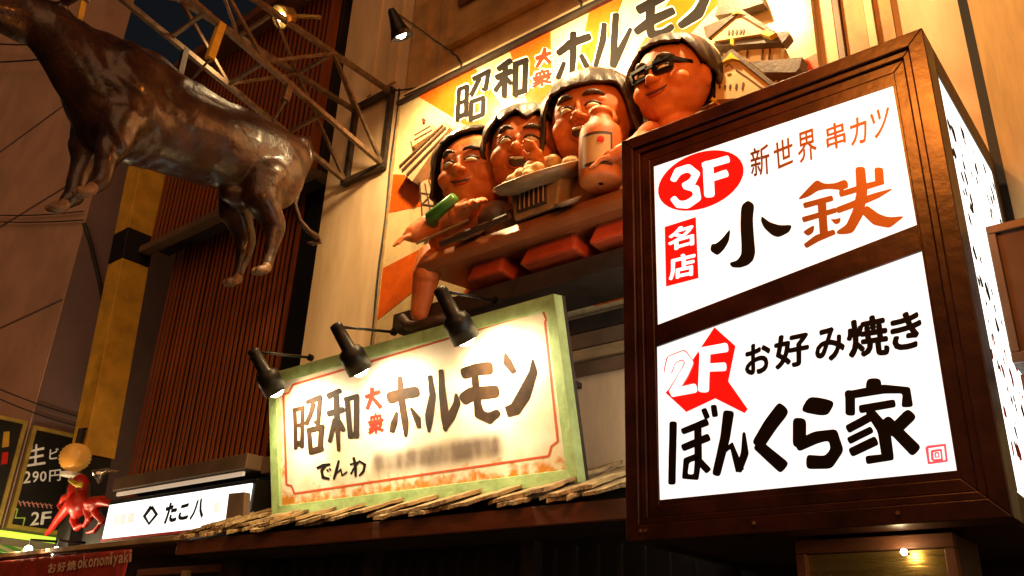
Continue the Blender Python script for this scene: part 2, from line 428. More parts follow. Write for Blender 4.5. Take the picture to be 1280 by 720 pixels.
tai = [(20, 662, 128, 768, 86), [(728, 55, 20), (715, 110, 22), (668, 188, 16)], [(712, 108, 16), (758, 152, 24)]]
shu = [];
_old = [(14, 705, 195, 712, 215), (15, 668, 232, 765, 200), (14, 675, 230, 672, 255), (14, 756, 205, 756, 238), (14, 675, 255, 756, 230), (15, 650, 285, 765, 245), (17, 712, 235, 708, 318), (14, 700, 272, 650, 322), (14, 722, 262, 765, 300), (13, 685, 288, 735, 262)]
ho = [[(40, 372, 40), (130, 300, 58), (268, 250, 46)], [(145, 220, 40), (148, 380, 42), (132, 538, 30)], [(85, 430, 24), (40, 545, 34)], [(198, 378, 28), (242, 462, 36)]]
ru = [[(362, 160, 30), (352, 280, 40), (300, 462, 26)], [(440, 92, 40), (428, 300, 44), (425, 460, 44)], [(425, 455, 40), (480, 330, 40), (545, 195, 20)]]
mo = [[(590, 72, 58), (790, -35, 58)], [(690, -10, 56), (672, 160, 58), (690, 255, 52)], [(575, 222, 44), (690, 140, 62), (845, 70, 50)], [(682, 240, 52), (770, 230, 46), (838, 175, 36)]]
no = [[(1075, -40, 52), (1010, 90, 78), (880, 182, 44)]]
nd = [[(880, -110, 24), (930, -50, 60)]]
mural_char(Pm1, sho); mural_char(Pm1, wa); mural_char(Pm1, tai, redp); 
for w_, l_, m_ in ((.075, .006, whitep), (.03, .012, redp)): glyph('衆', Q(Pm1, 650-w_*300, 225-w_*200, 766+w_*300, 190-w_*200, 768+w_*300, 298+w_*200, 642-w_*300, 330+w_*200), mp, m_, mur, w_, l_)
mural_char(Pm2, ho); mural_char(Pm2, ru); mural_char(Pm2, mo); mural_char(Pm2, no+nd)

# --- lattice tower in low relief (left)
towerm = mat('tower paint', (.55, .36, .20), .5, .3, 6, .1)
outl = mat('outline paint', (.07, .035, .02), .5, .3, 8, .05)
Pt = Pen(480, 130, 4.2375)
def relief(name, pts, pen, m_, y_out, th, parent=mur):
    pl = Plane((0, MY-y_out, 0), (0, -1, 0))
    return MB().poly([pl.at(*pen.P(*p)) for p in pts], (0, -1, 0), th).build(name, m_, parent)
tw = relief('tower', [(185, 415), (235, 400), (305, 590), (270, 640), (205, 690)], Pt, towerm, .09, .085)
relief('tower_deck', [(75, 335), (320, 95), (345, 125), (150, 410), (95, 365)], Pt, towerm, .17, .16, tw)
relief('tower_cap', [(135, 145), (205, 80), (250, 105), (262, 150), (150, 225)], Pt, towerm, .10, .09, tw)
relief('tower_spire', [(200, 82), (206, 72), (214, 80), (212, 100), (203, 102)], Pt, outl, .12, .04, tw)
plt = Plane((0, MY-.18, 0), (0, -1, 0))
for a in ((9, 92, 352, 325, 120), (8, 118, 375, 330, 152), (9, 80, 330, 310, 108)):
    paint('deck_line', Pt.strokes([a]), plt, outl, tw, .002, .004)
pl2 = Plane((0, MY-.09, 0), (0, -1, 0))
paint('tower_lattice', Pt.strokes([(7, 188, 415, 208, 688), (7, 235, 402, 302, 592), (6, 195, 470, 262, 480), (6, 255, 475, 200, 530), (6, 200, 530, 280, 540), (6, 275, 540, 205, 600), (6, 205, 600, 295, 590), (6, 295, 600, 215, 660), (6, 215, 420, 250, 590)]), pl2, outl, tw, .002, .004)
paint('tower_lattice', Pt.strokes([(6, 160, 165, 245, 115), (6, 160, 190, 255, 135)]), Plane((0, MY-.10, 0), (0, -1, 0)), outl, tw, .002, .004)

# --- castle keep in relief (right)
castw = mat('castle wall paint', (.62, .42, .20), .5, .2, 5, .06)
castr = mat('castle roof paint', (.11, .075, .05), .5, .35, 9, .2)
gold = mat('gold paint', (.75, .50, .04), .35, .2, 6, .05)
Pk = Pen(860, 0, 5.54)
kp = relief('castle_keep', [(195, 330), (640, 290), (640, 590), (200, 690)], Pk, castw, .10, .095)
relief('castle_storey', [(345, 330), (640, 280), (645, 420), (400, 430)], Pk, castw, .13, .028, kp)
relief('castle_roof', [(170, 300), (400, 260), (690, 212), (700, 240), (650, 300), (640, 290), (400, 305), (185, 322)], Pk, castr, .22, .10, kp)
relief('castle_roof', [(430, 430), (790, 395), (770, 470), (740, 500), (520, 500)], Pk, castr, .24, .12, kp)
relief('castle_roof', [(185, 108), (200, 60), (215, -60), (480, -90), (520, 20), (300, 90)], Pk, castr, .14, .10, kp)
relief('castle_roof', [(105, 185), (290, 110), (345, 65), (365, 62), (600, 215), (570, 225), (345, 90), (140, 262), (120, 250)], Pk, castr, .27, .05, kp)
relief('castle_gable', [(150, 255), (345, 92), (560, 225), (400, 250), (180, 285)], Pk, castw, .25, .08, kp)
relief('castle_roof', [(190, 440), (290, 345), (310, 340), (630, 600), (590, 605), (305, 375), (200, 460)], Pk, castr, .33, .06, kp)
relief('castle_gable', [(195, 455), (300, 370), (585, 605), (400, 675), (190, 690)], Pk, castw, .30, .10, kp)
relief('gold_crest', [(300, 100), (345, 58), (392, 100), (345, 88)], Pk, gold, .28, .03, kp)
relief('gold_crest', [(232, 432), (295, 362), (355, 415), (300, 402)], Pk, gold, .34, .03, kp)
relief('gold_crest', [(500, 232), (530, 208), (605, 225), (560, 252)], Pk, gold, .29, .06, kp)
relief('gold_crest', [(290, 300), (296, 262), (312, 262), (316, 308)], Pk, gold, .29, .03, kp)
relief('gold_crest', [(155, 690), (170, 670), (196, 690), (180, 706)], Pk, gold, .34, .03, kp)
relief('gold_crest', [(335, 692), (352, 672), (390, 675), (360, 702)], Pk, gold, .34, .03, kp)
for pts, yo in (([(280, 240), (285, 208)], .25), ([(305, 238), (310, 205)], .25), ([(332, 236), (338, 205)], .25), ([(358, 234), (366, 203)], .25), ([(380, 232), (386, 200)], .25),
            ([(218, 610), (220, 588)], .30), ([(252, 612), (258, 586)], .30), ([(288, 612), (294, 584)], .30), ([(330, 615), (336, 580)], .30), ([(375, 618), (384, 570)], .30),
            ([(405, 400), (412, 348)], .13), ([(512, 412), (518, 338)], .13), ([(560, 412), (568, 336)], .13), ([(590, 560), (596, 510)], .10), ([(625, 570), (632, 510)], .10), ([(225, 390), (228, 360)], .10)):
    paint('castle_window', Pk.strokes([(13, *pts[0], *pts[1])]), Plane((0, MY-yo, 0), (0, -1, 0)), outl, kp, .002, .006)
paint('castle_line', Pk.strokes([(7, 330, 480, 420, 540, 500, 600, 540, 622), (6, 260, 460, 285, 440, 310, 470), (6, 270, 515, 300, 508)]), Plane((0, MY-.30, 0), (0, -1, 0)), outl, kp, .002, .005)

# --- the carved diners
skinm = mat('carved skin paint', (.68, .21, .045), .52, .3, 4, .12, coat=.0, col2=(.48, .11, .022))
hairm = mat('carved hair paint', (.058, .037, .021), .5, .45, 9, .35, coat=.08, stretch=(1, 1, .5))
lipm = mat('lip paint', (.45, .06, .03), .35, .2, 6, .05)
eyew = mat('eye white paint', (.85, .75, .55), .35, .1, 6, 0)
robe = mat('robe paint', (.50, .16, .04), .4, .35, 4, .15, coat=.3)
robe2 = mat('brown robe paint', (.22, .12, .06), .45, .35, 4, .15, coat=.3)
greencl = mat('green collar paint', (.05, .22, .03), .4, .3, 5, .1, coat=.2)
def head(name, c, s, yaw, mouth, hairstyle, robe_m, pitch=0, roll=0):
    c = Vector(c)
    T = Matrix.Translation(c) @ Matrix.Rotation(R_(yaw), 4, 'Z') @ Matrix.Rotation(R_(pitch), 4, 'X') @ Matrix.Rotation(R_(roll), 4, 'Y')
    def L(x, y, z): return T @ Vector((x*s, -y*s, z*s))
    rot = T.to_3x3().to_4x4()
    T0 = Matrix.Translation(c) @ Matrix.Rotation(R_(yaw*.5), 4, 'Z')
    def L0(x, y, z): return T0 @ Vector((x*s, -y*s, z*s))
    bm = bmesh.new()
    def B(x, y, z, rx, ry, rz, tilt=0): ball(bm, L(x, y, z), (rx*s, ry*s, rz*s), rot @ Matrix.Rotation(R_(tilt), 4, 'Y'))
    B(0, 0, .12, .86, .86, .88); B(0, .16, -.34, .76, .68, .60); B(0, .42, -.70, .32, .30, .24)     # skull, jaw, chin
    for sx in (-1, 1):
        B(.42*sx, .52, -.20, .29, .28, .26)                       # cheeks
        B(.30*sx, .64, .26, .24, .14, .09, 8*sx)                # brow
        B(.28*sx, .68, .10, .17, .10, .09)                  # eyelid
        B(.80*sx, -.04, -.02, .11, .20, .26); B(.86*sx, .0, .06, .08, .12, .16)   # ears
        B(.11*sx, .88, -.13, .08, .08, .07)                   # nostrils
    B(0, .82, .02, .08, .14, .22); B(0, .97, -.10, .11, .11, .10)     # nose
    B(0, .76, -.34, .26, .10, .06); B(0, .74, -.49, .20, .11, .06)  # lips
    limb(bm, [L(0, -.12, -.5), L0(0, -.05, -1.25)], [.40*s, .44*s])       # neck
    # shoulders and chest
    ball(bm, L0(0, -.15, -1.75), (1.05*s, .5*s, .62*s))
    body = skin(name, bm, .013, skinm, mur, 2, lambda co: .006*noise.noise(co*7)+.002*noise.noise(co*24))
    # clothes shell over the shoulders
    bm = bmesh.new()
    def B2(x, y, z, rx, ry, rz, tilt=0): ball(bm, L0(x, y, z), (rx*s, ry*s, rz*s), Matrix.Rotation(R_(tilt), 4, 'Y'))
    B2(0, -.12, -1.75, 1.14, .60, .66); B2(-.72, .0, -1.52, .44, .46, .5); B2(.72, .0, -1.52, .44, .46, .5)
    skin('robe', bm, .022, robe_m, body, 3)
    # eyes
    for sx in (-1, 1):
        pts = [L(.30*sx+.17*t, .835-.06*t*t-.10*t*sx*.9, .10+.06*(1-t*t)) for t in (-1, -.6, -.2, .2, .6, 1)]
        MB().tube(pts, [.015*s, .032*s, .040*s, .040*s, .032*s, .015*s], 6).build('eyelid', outl, body, True)
        pts = [L(.30*sx+.14*t, .84-.05*t*t-.10*t*sx*.9, .055+.04*(1-t*t)) for t in (-1, -.5, 0, .5, 1)]
        MB().tube(pts, [.012*s, .042*s, .052*s, .042*s, .012*s], 6).build('eye', eyew, body, True)
        pts = [L(.31*sx+.20*t, .825-.06*t*t-.12*t*sx*.9, .33+.06*(1-t*t)) for t in (-1, -.5, 0, .5, 1)]
        MB().tube(pts, [.02*s, .05*s, .06*s, .05*s, .02*s], 6).build('eyebrow', hairm, body, True)
    if mouth == 'open':
        b2 = bmesh.new(); ball(b2, L(0, .80, -.42), (.22*s, .085*s, .15*s), rot); skin('mouth', b2, .012, outl, body, 2)
        MB().tube([L(-.15, .845, -.335), L(0, .885, -.345), L(.15, .845, -.335)], .034*s, 6).build('teeth', eyew, body, True)
        MB().tube([L(.215*math.cos(a), .815+.04*math.sin(a)**2, -.42+.15*math.sin(a)) for a in [2*math.pi*k/16 for k in range(17)]], .026*s, 6, False).build('lips', lipm, body, True)
    else:
        w_ = .24 if mouth == 'smile' else .20
        MB().tube([L(w_*t*1.15, .868-.10*t*t, -.415+.10*t*t) for t in (-1, -.5, 0, .5, 1)], [.016*s, .030*s, .034*s, .030*s, .016*s], 6).build('mouth', outl, body, True)
        for dz, dy, r_ in ((.045, .0, .03), (-.045, .005, .034)):
            MB().tube([L(w_*t, .855+dy-.09*t*t, -.415+dz+.085*t*t) for t in (-1, -.5, 0, .5, 1)], [.01*s, r_*s, r_*1.1*s, r_*s, .01*s], 6).build('lip', lipm, body, True)
    # hair shell: sphere grid with a face opening
    NU, NV = 72, 40; vs_ = {}; mb = MB()
    def hair_r(th, ph):  # th azimuth (0 = front), ph from top
        strand = .026*math.sin(th*17+2.5*math.sin(ph*2.2)) + .014*math.sin(th*41+ph*3)
        return 1.09 + strand*min(1, math.sin(ph)*1.6)
    def low(th):  # how far down the hair goes (ph limit) at azimuth th
        a = abs(th)
        if hairstyle == 'short': front, side, back = 50, 92, 112
        elif hairstyle == 'bob': front, side, back = 66, 140, 146
        elif hairstyle == 'wave': front, side, back = 46, 120, 134
        else: front, side, back = 57, 98, 125
        w1 = R_(52 if hairstyle == 'bob' else 46)
        if a < w1:
            f = front
            if hairstyle == 'fringe': f = front+8*math.sin(th*9)
            if hairstyle == 'wave': f = front - 10*th/w1
            if hairstyle == 'short': f = front + 12*th/w1
        elif a < w1+R_(24): t = (a-w1)/R_(24); t = t*t*(3-2*t); f = front*(1-t)+side*t
        else: t = min(1, (a-w1-R_(24))/R_(50)); f = side*(1-t)+back*t
        return R_(f)
    def P(th, ph):
        k = hair_r(th, ph); flare = 1.0
        if ph > R_(95): flare = 1 + .12*min(1, (ph-R_(95))/R_(40))*(1 if hairstyle in ('bob', 'wave') else 0)
        z = math.cos(ph)*1.03 + .17
        if hairstyle in ('bob', 'wave') and ph > R_(90): z = .17 - (ph-R_(90))*1.15
        rr = math.sin(min(ph, R_(100)) if hairstyle in ('bob', 'wave') else ph)*flare
        cy = math.cos(th)*rr*k
        return (math.sin(th)*rr*.97*k, cy*(.90 if cy > 0 else 1.0) - .03, z)
    grid = []
    for i in range(NU+1):
        th = -math.pi+2*math.pi*i/NU; row = []; lo = low(th)
        for j in range(NV+1):
            ph = .02+(lo-.02)*j/NV
            x, y, z = P(th, ph)
            thick = 1.0 + .05*math.sin(math.pi*min(1, j/NV*1.02))
            row.append(L(x*thick, y*thick, z))
        grid.append(row)
    base = len(mb.v)
    for row in grid: mb.v += row
    for i in range(NU):
        for j in range(NV):
            a = base+i*(NV+1)+j; mb.f.append((a, a+1, a+NV+2, a+NV+1))
    h = mb.build('hair', hairm, body, True)
    so = h.modifiers.new('thick', 'SOLIDIFY'); so.thickness = .07*s; so.offset = -.3
    return body, L
HS = .43
h1, L1 = head('carved_woman', (-5.06, 5.42, 6.04), .415, 14, 'smile', 'wave', robe, 12)
h2, L2 = head('carved_child', (-4.41, 5.42, 6.03), .415, 22, 'open', 'fringe', robe2, 12, 4)
h3, L3 = head('carved_woman', (-3.68, 5.42, 6.08), .425, 14, 'open', 'bob', robe, 13)
h4, L4 = head('carved_man', (-2.86, 5.40, 6.13), .37, -4, 'smile', 'short', robe2, 12, 0)
h1['label'] = 'carved woman with wavy hair and green collar'; h2['label'] = 'carved child laughing with open mouth'
h3['label'] = 'carved woman with bobbed hair and fringe'; h4['label'] = 'carved man with black framed glasses'
# glasses
gm = MB()
for sx in (-1, 1):
    c = [(.30*sx-.22, .24), (.30*sx+.22, .24), (.30*sx+.20, .0), (.30*sx-.20, .0)]
    P_ = [L4(x, .90-.10*abs(x), z) for x, z in c]
    for k in range(4): gm.bar(P_[k], P_[(k+1) % 4], .032, .03)
gm.bar(L4(-.09, .91, .17), L4(.09, .91, .17), .03)
for sx in (-1, 1): gm.bar(L4(.52*sx, .85, .19), L4(.86*sx, .0, .16), .03, .035)
gm.build('glasses', blackmetal, h4)
# table
tb = mat('carved table paint', (.36, .12, .035), .35, .45, 4, .2, coat=.35, stretch=(.3, 1, 1))
ty = [(5.84, 5.62), (5.12, 5.13), (5.06, 5.02), (5.12, 4.96), (5.84, 5.05)]
tm = MB(); xa, xb = -5.42, -1.9
for x in (xa, xb): tm.poly([(x, y, z) for y, z in ty])
i = len(ty)
for k in range(i): tm.f.append((k, (k+1) % i, i+(k+1) % i, i+k))
table = tm.build('table', tb, mur, bevel=.015)
# knees / stools below the table
stoolm = mat('red stool paint', (.50, .07, .02), .35, .35, 4, .15, coat=.4)
for x, w_ in ((-4.72, .21), (-4.02, .30), (-3.36, .24), (-2.7, .25)):
    b_ = MB().quad8([(x-w_, 5.22, 4.80), (x+w_, 5.22, 4.80), (x+w_, 5.7, 4.76), (x-w_, 5.7, 4.76), (x-w_*.8, 5.30, 5.03), (x+w_*.8, 5.30, 5.03), (x+w_*.8, 5.7, 5.03), (x-w_*.8, 5.7, 5.03)])
    b_.build('stool', stoolm, mur, bevel=.03)
ledge = box('ledge', ledgewood, mur, -5.95, -1.85, 5.32, 5.858, 4.56, 4.74, .012)
# brazier on the table
brz = mat('brazier paint', (.34, .22, .10), .45, .35, 6, .2, coat=.2)
bx, by = -4.03, 5.16
br = MB().quad8([(bx-.22, by-.10, 5.13), (bx+.24, by-.10, 5.13), (bx+.24, by+.3, 5.3), (bx-.22, by+.3, 5.3), (bx-.27, by-.13, 5.47), (bx+.29, by-.13, 5.47), (bx+.29, by+.3, 5.5), (bx-.27, by+.3, 5.5)]).build('brazier', brz, mur, bevel=.02)
MB().box(bx-.16, bx+.14, by-.135, by-.09, 5.19, 5.39).build('fire_door', outl, br)
for k in range(6): MB().tube([(bx-.13+k*.05, by-.14, 5.2), (bx-.13+k*.05, by-.145, 5.38)], .008, 6).build('grate_bar', brz, br)
PAX = Vector((0, -.50, .86))
MB().lathe((bx+.02, by+.05, 5.46), PAX, [(0, .28), (.05, .42), (.10, .48), (.11, .47), (.07, .40), (.06, 0)], 28).build('pan', brz, br, True)
MB().lathe(Vector((bx+.02, by+.05, 5.46))+PAX*.075, PAX, [(0, .43), (.012, .43)], 28).build('pan_rim', outl, br, True)
b2 = bmesh.new()
for k in range(34):
    a = random.uniform(0, 6.28); r_ = .36*math.sqrt(random.random())
    ball(b2, Vector((bx+.02, by+.05, 5.46)) + PAX*(.10+.13*(1-r_/.36)) + Vector((r_*math.cos(a), 0, 0)) + Vector((0, .86, .50))*r_*math.sin(a), (random.uniform(.05, .09),)*3, sub=2)
food = mat('food paint', (.66, .40, .15), .5, .4, 14, .4)
skin('food', b2, .016, food, br, 1)
# bottle
bo = MB().lathe((-3.36, 5.06, 5.20), (0, 0, 1), [(0, .02), (0, .16), (.02, .18), (.42, .18), (.50, .165), (.57, .105), (.64, .085), (.65, .10), (.69, .10), (.70, .02)], 28).build('bottle', skinm, mur, True)
lab = MB(); ang = [R_(-90+k) for k in range(-20, 66, 6)]
for a in ang:
    for z in (5.27, 5.58): lab.v.append(Vector((-3.36+.184*math.cos(a), 5.06+.184*math.sin(a), z)))
for k in range(len(ang)-1): lab.f.append((2*k, 2*k+2, 2*k+3, 2*k+1))
lab.build('bottle_label', outl, bo, True)
lab = MB(); ang = [R_(-90+k) for k in range(-14, 60, 6)]
for a in ang:
    for z in (5.30, 5.55): lab.v.append(Vector((-3.36+.187*math.cos(a), 5.06+.187*math.sin(a), z)))
for k in range(len(ang)-1): lab.f.append((2*k, 2*k+2, 2*k+3, 2*k+1))
lab.build('bottle_label', castw, bo, True)
MB().lathe((-3.255, 4.90, 5.50), (.55, -.8, 0), [(-.03, .03), (0.0, .03), (.003, .001)], 12).build('label_mark', redp, bo)
# plates
for x, y, r_ in ((-4.85, 5.16, .16), (-2.95, 5.14, .20), (-3.68, 5.08, .12), (-2.6, 5.16, .2)):
    z = 5.13+(y-5.12)*.68
    MB().lathe((x, y, z+.02), (0, -.55, .83), [(0, .0), (0, r_*.6), (.03, r_), (.04, r_), (.02, r_*.6), (.018, 0)], 24).build('plate', brz, mur, True)
# hands and sleeves: arms resting on the table
def arm(pts, rad, name='carved_arm', m_=skinm, fingers=True):
    bm = bmesh.new(); limb(bm, [Vector(p) for p in pts], rad)
    e = Vector(pts[-1]); d = (e-Vector(pts[-2])).normalized(); u = Vector((0, -.5, .85)); sdir = d.cross(u).normalized()
    if fingers:
        ball(bm, e+d*.05, (.075, .06, .05))
        for k, ln in zip((-1.5, -.5, .5, 1.5), (.12, .15, .14, .11)):
            b0 = e+d*.08+sdir*.038*k; b1 = b0+d*ln*.55+Vector((0, 0, .01)); b2_ = b1+d*ln*.4+Vector((0, 0, -.04))
            limb(bm, [b0, b1, b2_], [.021, .020, .016], 8)
        limb(bm, [e+d*.0+sdir*.06, e+d*.06+sdir*.11, e+d*.12+sdir*.115], [.024, .022, .017], 8)
    return skin(name, bm, .011, m_, mur, 2)
arm([(-5.22, 5.36, 5.60), (-5.36, 5.10, 5.42), (-5.42, 5.00, 5.33)], [.13, .12, .09])
gs = MB().tube([(-5.36, 5.20, 5.44), (-5.20, 5.00, 5.44), (-4.90, 4.98, 5.54)], [.07, .065, .05], 10).build('green_collar', greencl, mur, True)
arm([(-5.0, 5.3, 5.62), (-4.95, 5.08, 5.42), (-4.75, 5.03, 5.42)], [.11, .09, .06])
arm([(-4.02, 5.40, 5.60), (-4.0, 5.2, 5.58), (-4.02, 5.08, 5.68)], [.09, .075, .05])
arm([(-3.05, 5.35, 5.7), (-3.0, 5.05, 5.42), (-3.15, 4.98, 5.36)], [.12, .09, .065])
# chopsticks along the table edge
MB().tube([(-5.35, 4.98, 5.20), (-4.75, 5.02, 5.28)], .014, 6).build('chopstick', palewood, mur)
MB().tube([(-5.05, 5.00, 5.12), (-4.25, 5.00, 5.16)], [.03, .03], 8).build('skewer_tray', outl, mur)
# hanging leg with sandal at the left
lg = arm([onY(540, 322, 5.35), onY(533, 345, 5.2), onY(524, 392, 5.25)], [.15, .13, .085], 'carved_leg', fingers=False)
MB().tube([onY(502, 397, 5.14), onY(510, 407, 5.14), onY(522, 408, 5.12), onY(545, 400, 5.14), onY(560, 394, 5.2)], [.045, .05, .05, .05, .045], 8).build('sandal', outl, lg, True)

# ================================================================== LAMPS
bulbm = glow('lamp bulb', (1.0, .86, .62), 30, .02)
def aim(o, d): o.rotation_euler = Vector(d).to_track_quat('-Z', 'Y').to_euler()
def lamp(name, label, base, elbow, mouth_dir, kind, power, cone, group, color=WARM, length=.3, size=.09, throw=None):
    base, elbow = Vector(base), Vector(elbow); d = Vector(mouth_dir).normalized()
    t = thing(name, label, 'lamp', base, group)
    mid = base.lerp(elbow, .5)+Vector((0, 0, .05 if kind == 'cone' else .0))
    if kind == 'cone':
        b1 = base+Vector((0, 0, .10))
        MB().tube([base, b1, b1.lerp(elbow, .08)+Vector((0, 0, .05)), b1.lerp(elbow, .9)+Vector((0, 0, .02)), elbow], .016, 8).build('arm', blackmetal, t, True)
        prof = [(-.03, .03), (0, .045), (.06, .055), (length*.6, .085), (length, .13), (length-.005, .122), (length*.6, .075), (.08, .045), (.08, .001)]
        mo_ = length; mr = .12
    else:
        MB().tube([base, base.lerp(elbow, .5), elbow], .014, 8).build('arm', blackmetal, t, True)
        prof = [(-.03, .02), (-.02, .052), (.0, .056), (length*.48, .062), (length*.52, .095), (length*.60, .112), (length, .115), (length-.004, .107), (length*.62, .10), (length*.55, .05), (length*.55, .001)]
        mo_ = length; mr = .105
    MB().tube([base+Vector((0, .02, 0)), base-Vector((0, .015, 0))], .035, 10).build('mount', blackmetal, t)
    MB().lathe(elbow, d, prof, 24).build('hood', blackmetal, t, True)
    bp = elbow+d*(mo_*(.80 if kind == 'cone' else .93))
    b = bmesh.new(); ball(b, bp, (mr*(.55 if kind == 'cone' else .78),)*3, sub=2); me = bpy.data.meshes.new('bulb'); b.to_mesh(me); b.free(); me.materials.append(bulbm)
    o = bpy.data.objects.new('bulb', me); COL.objects.link(o); par(o, t)
    ld = bpy.data.lights.new('spot', 'SPOT'); ld.energy = power; ld.color = color; ld.spot_size = R_(cone); ld.spot_blend = .7; ld.shadow_soft_size = size
    lo = bpy.data.objects.new('spot', ld); COL.objects.link(lo); lo.location = elbow+d*(mo_+.05); aim(lo, throw or d); par(lo, t)
    return t
for k, x in enumerate((-5.79, -4.11, -2.43)):
    lamp('board_lamp', ['cone spotlight on a long arm above the tower end of the relief board', 'cone spotlight on a long arm above the middle of the relief board', 'cone spotlight on a long arm above the castle end of the relief board'][k],
         (x, 5.83, 7.90), (x, 4.72, 7.98), (0.05, .42, -.62), 'cone', 470, 168, 'spotlights over the relief board')
# added paper lantern, unseen overhead, to put an orange glow on the lightbox varnish
LANT = Vector((-1.05, 2.35, 5.45))
ln = thing('added_lantern', 'orange paper lantern added over the roadway for the lightbox glow', 'lantern', LANT)
prof = [(-.30*math.cos(math.pi*k/20), .22*math.sin(math.pi*k/20)*(1+.03*math.cos(k*math.pi))+.015) for k in range(21)]
MB().lathe(LANT, (0, 0, 1), prof, 24).build('shade', glow('added orange lantern paper', (1.0, .33, .05), 3.2, .1), ln, True)
MB().tube([LANT+Vector((0, 0, .3)), LANT+Vector((0, 0, 4.0))], .012, 6).build('added_cord', cable, ln)
MB().tube([LANT+Vector((0, 3.62, 3.9)), LANT+Vector((0, 0, 3.95)), LANT+Vector((0, -9, 4.6))], .014, 6).build('added_span_wire', cable, ln)
ld = bpy.data.lights.new('glow', 'POINT'); ld.energy = 270; ld.color = (1, .28, .035); ld.shadow_soft_size = .24
lo = bpy.data.objects.new('glow', ld); COL.objects.link(lo); lo.location = LANT+Vector((0, .30, -.05)); par(lo, ln)

# ================================================================== GREEN FRAMED SIGN
gsn = thing('green_framed_sign', 'green framed enamel sign with brown brush lettering above the eave', 'sign', (-5.5, 5.3, 2.89))
TL, TR, BR, BL = onY(340, 468, 5.0), onY(697, 368, 5.0), onY(727, 603, 5.3), onY(345, 647, 5.3)
gn = (TR-TL).cross(BL-TL).normalized()
if gn.y > 0: gn = -gn
gp = Plane((TL+TR+BR+BL)/4, gn)
def inset(c, d):
    ctr = sum(c, Vector())/4; ux = (c[1]-c[0]).normalized(); uz = (c[0]-c[3]).normalized()
    return [c[0]+ux*d-uz*d, c[1]-ux*d-uz*d, c[2]-ux*d+uz*d, c[3]+ux*d+uz*d]
O4 = [TL, TR, BR, BL]; O4 = [gp.p + (p-gp.p) - gn*((p-gp.p).dot(gn)) for p in O4]
I4 = inset(O4, .105)
enamel = bpy.data.materials.new('cream enamel with rust'); enamel.use_nodes = True
def enamel_nodes():
    t = enamel.node_tree; b = t.nodes['Principled BSDF']; tc = t.nodes.new('ShaderNodeTexCoord')
    # rust gathers along the bottom and corners of the sheet (wear with its own shape)
    n1 = t.nodes.new('ShaderNodeTexNoise'); n1.inputs['Scale'].default_value = 3.2; n1.inputs['Detail'].default_value = 8
    n2 = t.nodes.new('ShaderNodeTexNoise'); n2.inputs['Scale'].default_value = 11; n2.inputs['Detail'].default_value = 8
    sep = t.nodes.new('ShaderNodeSeparateXYZ')
    t.links.new(tc.outputs['Object'], n1.inputs[0]); t.links.new(tc.outputs['Object'], n2.inputs[0]); t.links.new(tc.outputs['Generated'], sep.inputs[0])
    edge = t.nodes.new('ShaderNodeMapRange'); edge.inputs[1].default_value = .0; edge.inputs[2].default_value = .16; edge.inputs[3].default_value = .34; edge.inputs[4].default_value = 0
    t.links.new(sep.outputs[2], edge.inputs[0])
    ex = t.nodes.new('ShaderNodeMapRange'); ex.inputs[1].default_value = .0; ex.inputs[2].default_value = .05; ex.inputs[3].default_value = .2; ex.inputs[4].default_value = 0
    t.links.new(sep.outputs[0], ex.inputs[0])
    ad = t.nodes.new('ShaderNodeMath'); ad.operation = 'ADD'; t.links.new(edge.outputs[0], ad.inputs[0]); t.links.new(ex.outputs[0], ad.inputs[1])
    ad2 = t.nodes.new('ShaderNodeMath'); ad2.operation = 'ADD'; t.links.new(ad.outputs[0], ad2.inputs[0]); t.links.new(n2.outputs[0], ad2.inputs[1])
    rm = t.nodes.new('ShaderNodeValToRGB'); rm.color_ramp.elements[0].position = .66; rm.color_ramp.elements[1].position = .86
    t.links.new(ad2.outputs[0], rm.inputs[0])
    base = t.nodes.new('ShaderNodeValToRGB'); base.color_ramp.elements[0].color = (.70, .55, .34, 1); base.color_ramp.elements[1].color = (.84, .77, .60, 1)
    base.color_ramp.elements[0].position = .3; base.color_ramp.elements[1].position = .6
    t.links.new(n1.outputs[0], base.inputs[0])
    mx = t.nodes.new('ShaderNodeMixRGB'); mx.inputs[2].default_value = (.62, .22, .03, 1)
    t.links.new(rm.outputs[0], mx.inputs[0]); t.links.new(base.outputs[0], mx.inputs[1]); t.links.new(mx.outputs[0], b.inputs['Base Color'])
    b.inputs['Roughness'].default_value = .38
enamel_nodes()
mb = MB(); mb.quad8([p - gn*.03 for p in I4] + [p + gn*.0 for p in I4]); mb.build('face', enamel, gsn)
for k in range(4):
    a, b, c, d = O4[k], O4[(k+1) % 4], I4[(k+1) % 4], I4[k]
    MB().quad8([a-gn*.06, b-gn*.06, c-gn*.06, d-gn*.06, a+gn*.05, b+gn*.05, c+gn*.035, d+gn*.035]).build('frame_rail', greenp, gsn, bevel=.004)
mb = MB(); mb.quad8([p - gn*.10 for p in O4] + [p - gn*.062 for p in O4]); mb.build('back_board', ledgewood, gsn)
for x in (-6.8, -4.2): MB().bar((x, 5.35, 3.9), (x, 5.99, 3.9), .05).build('bracket', steeldk, gsn)
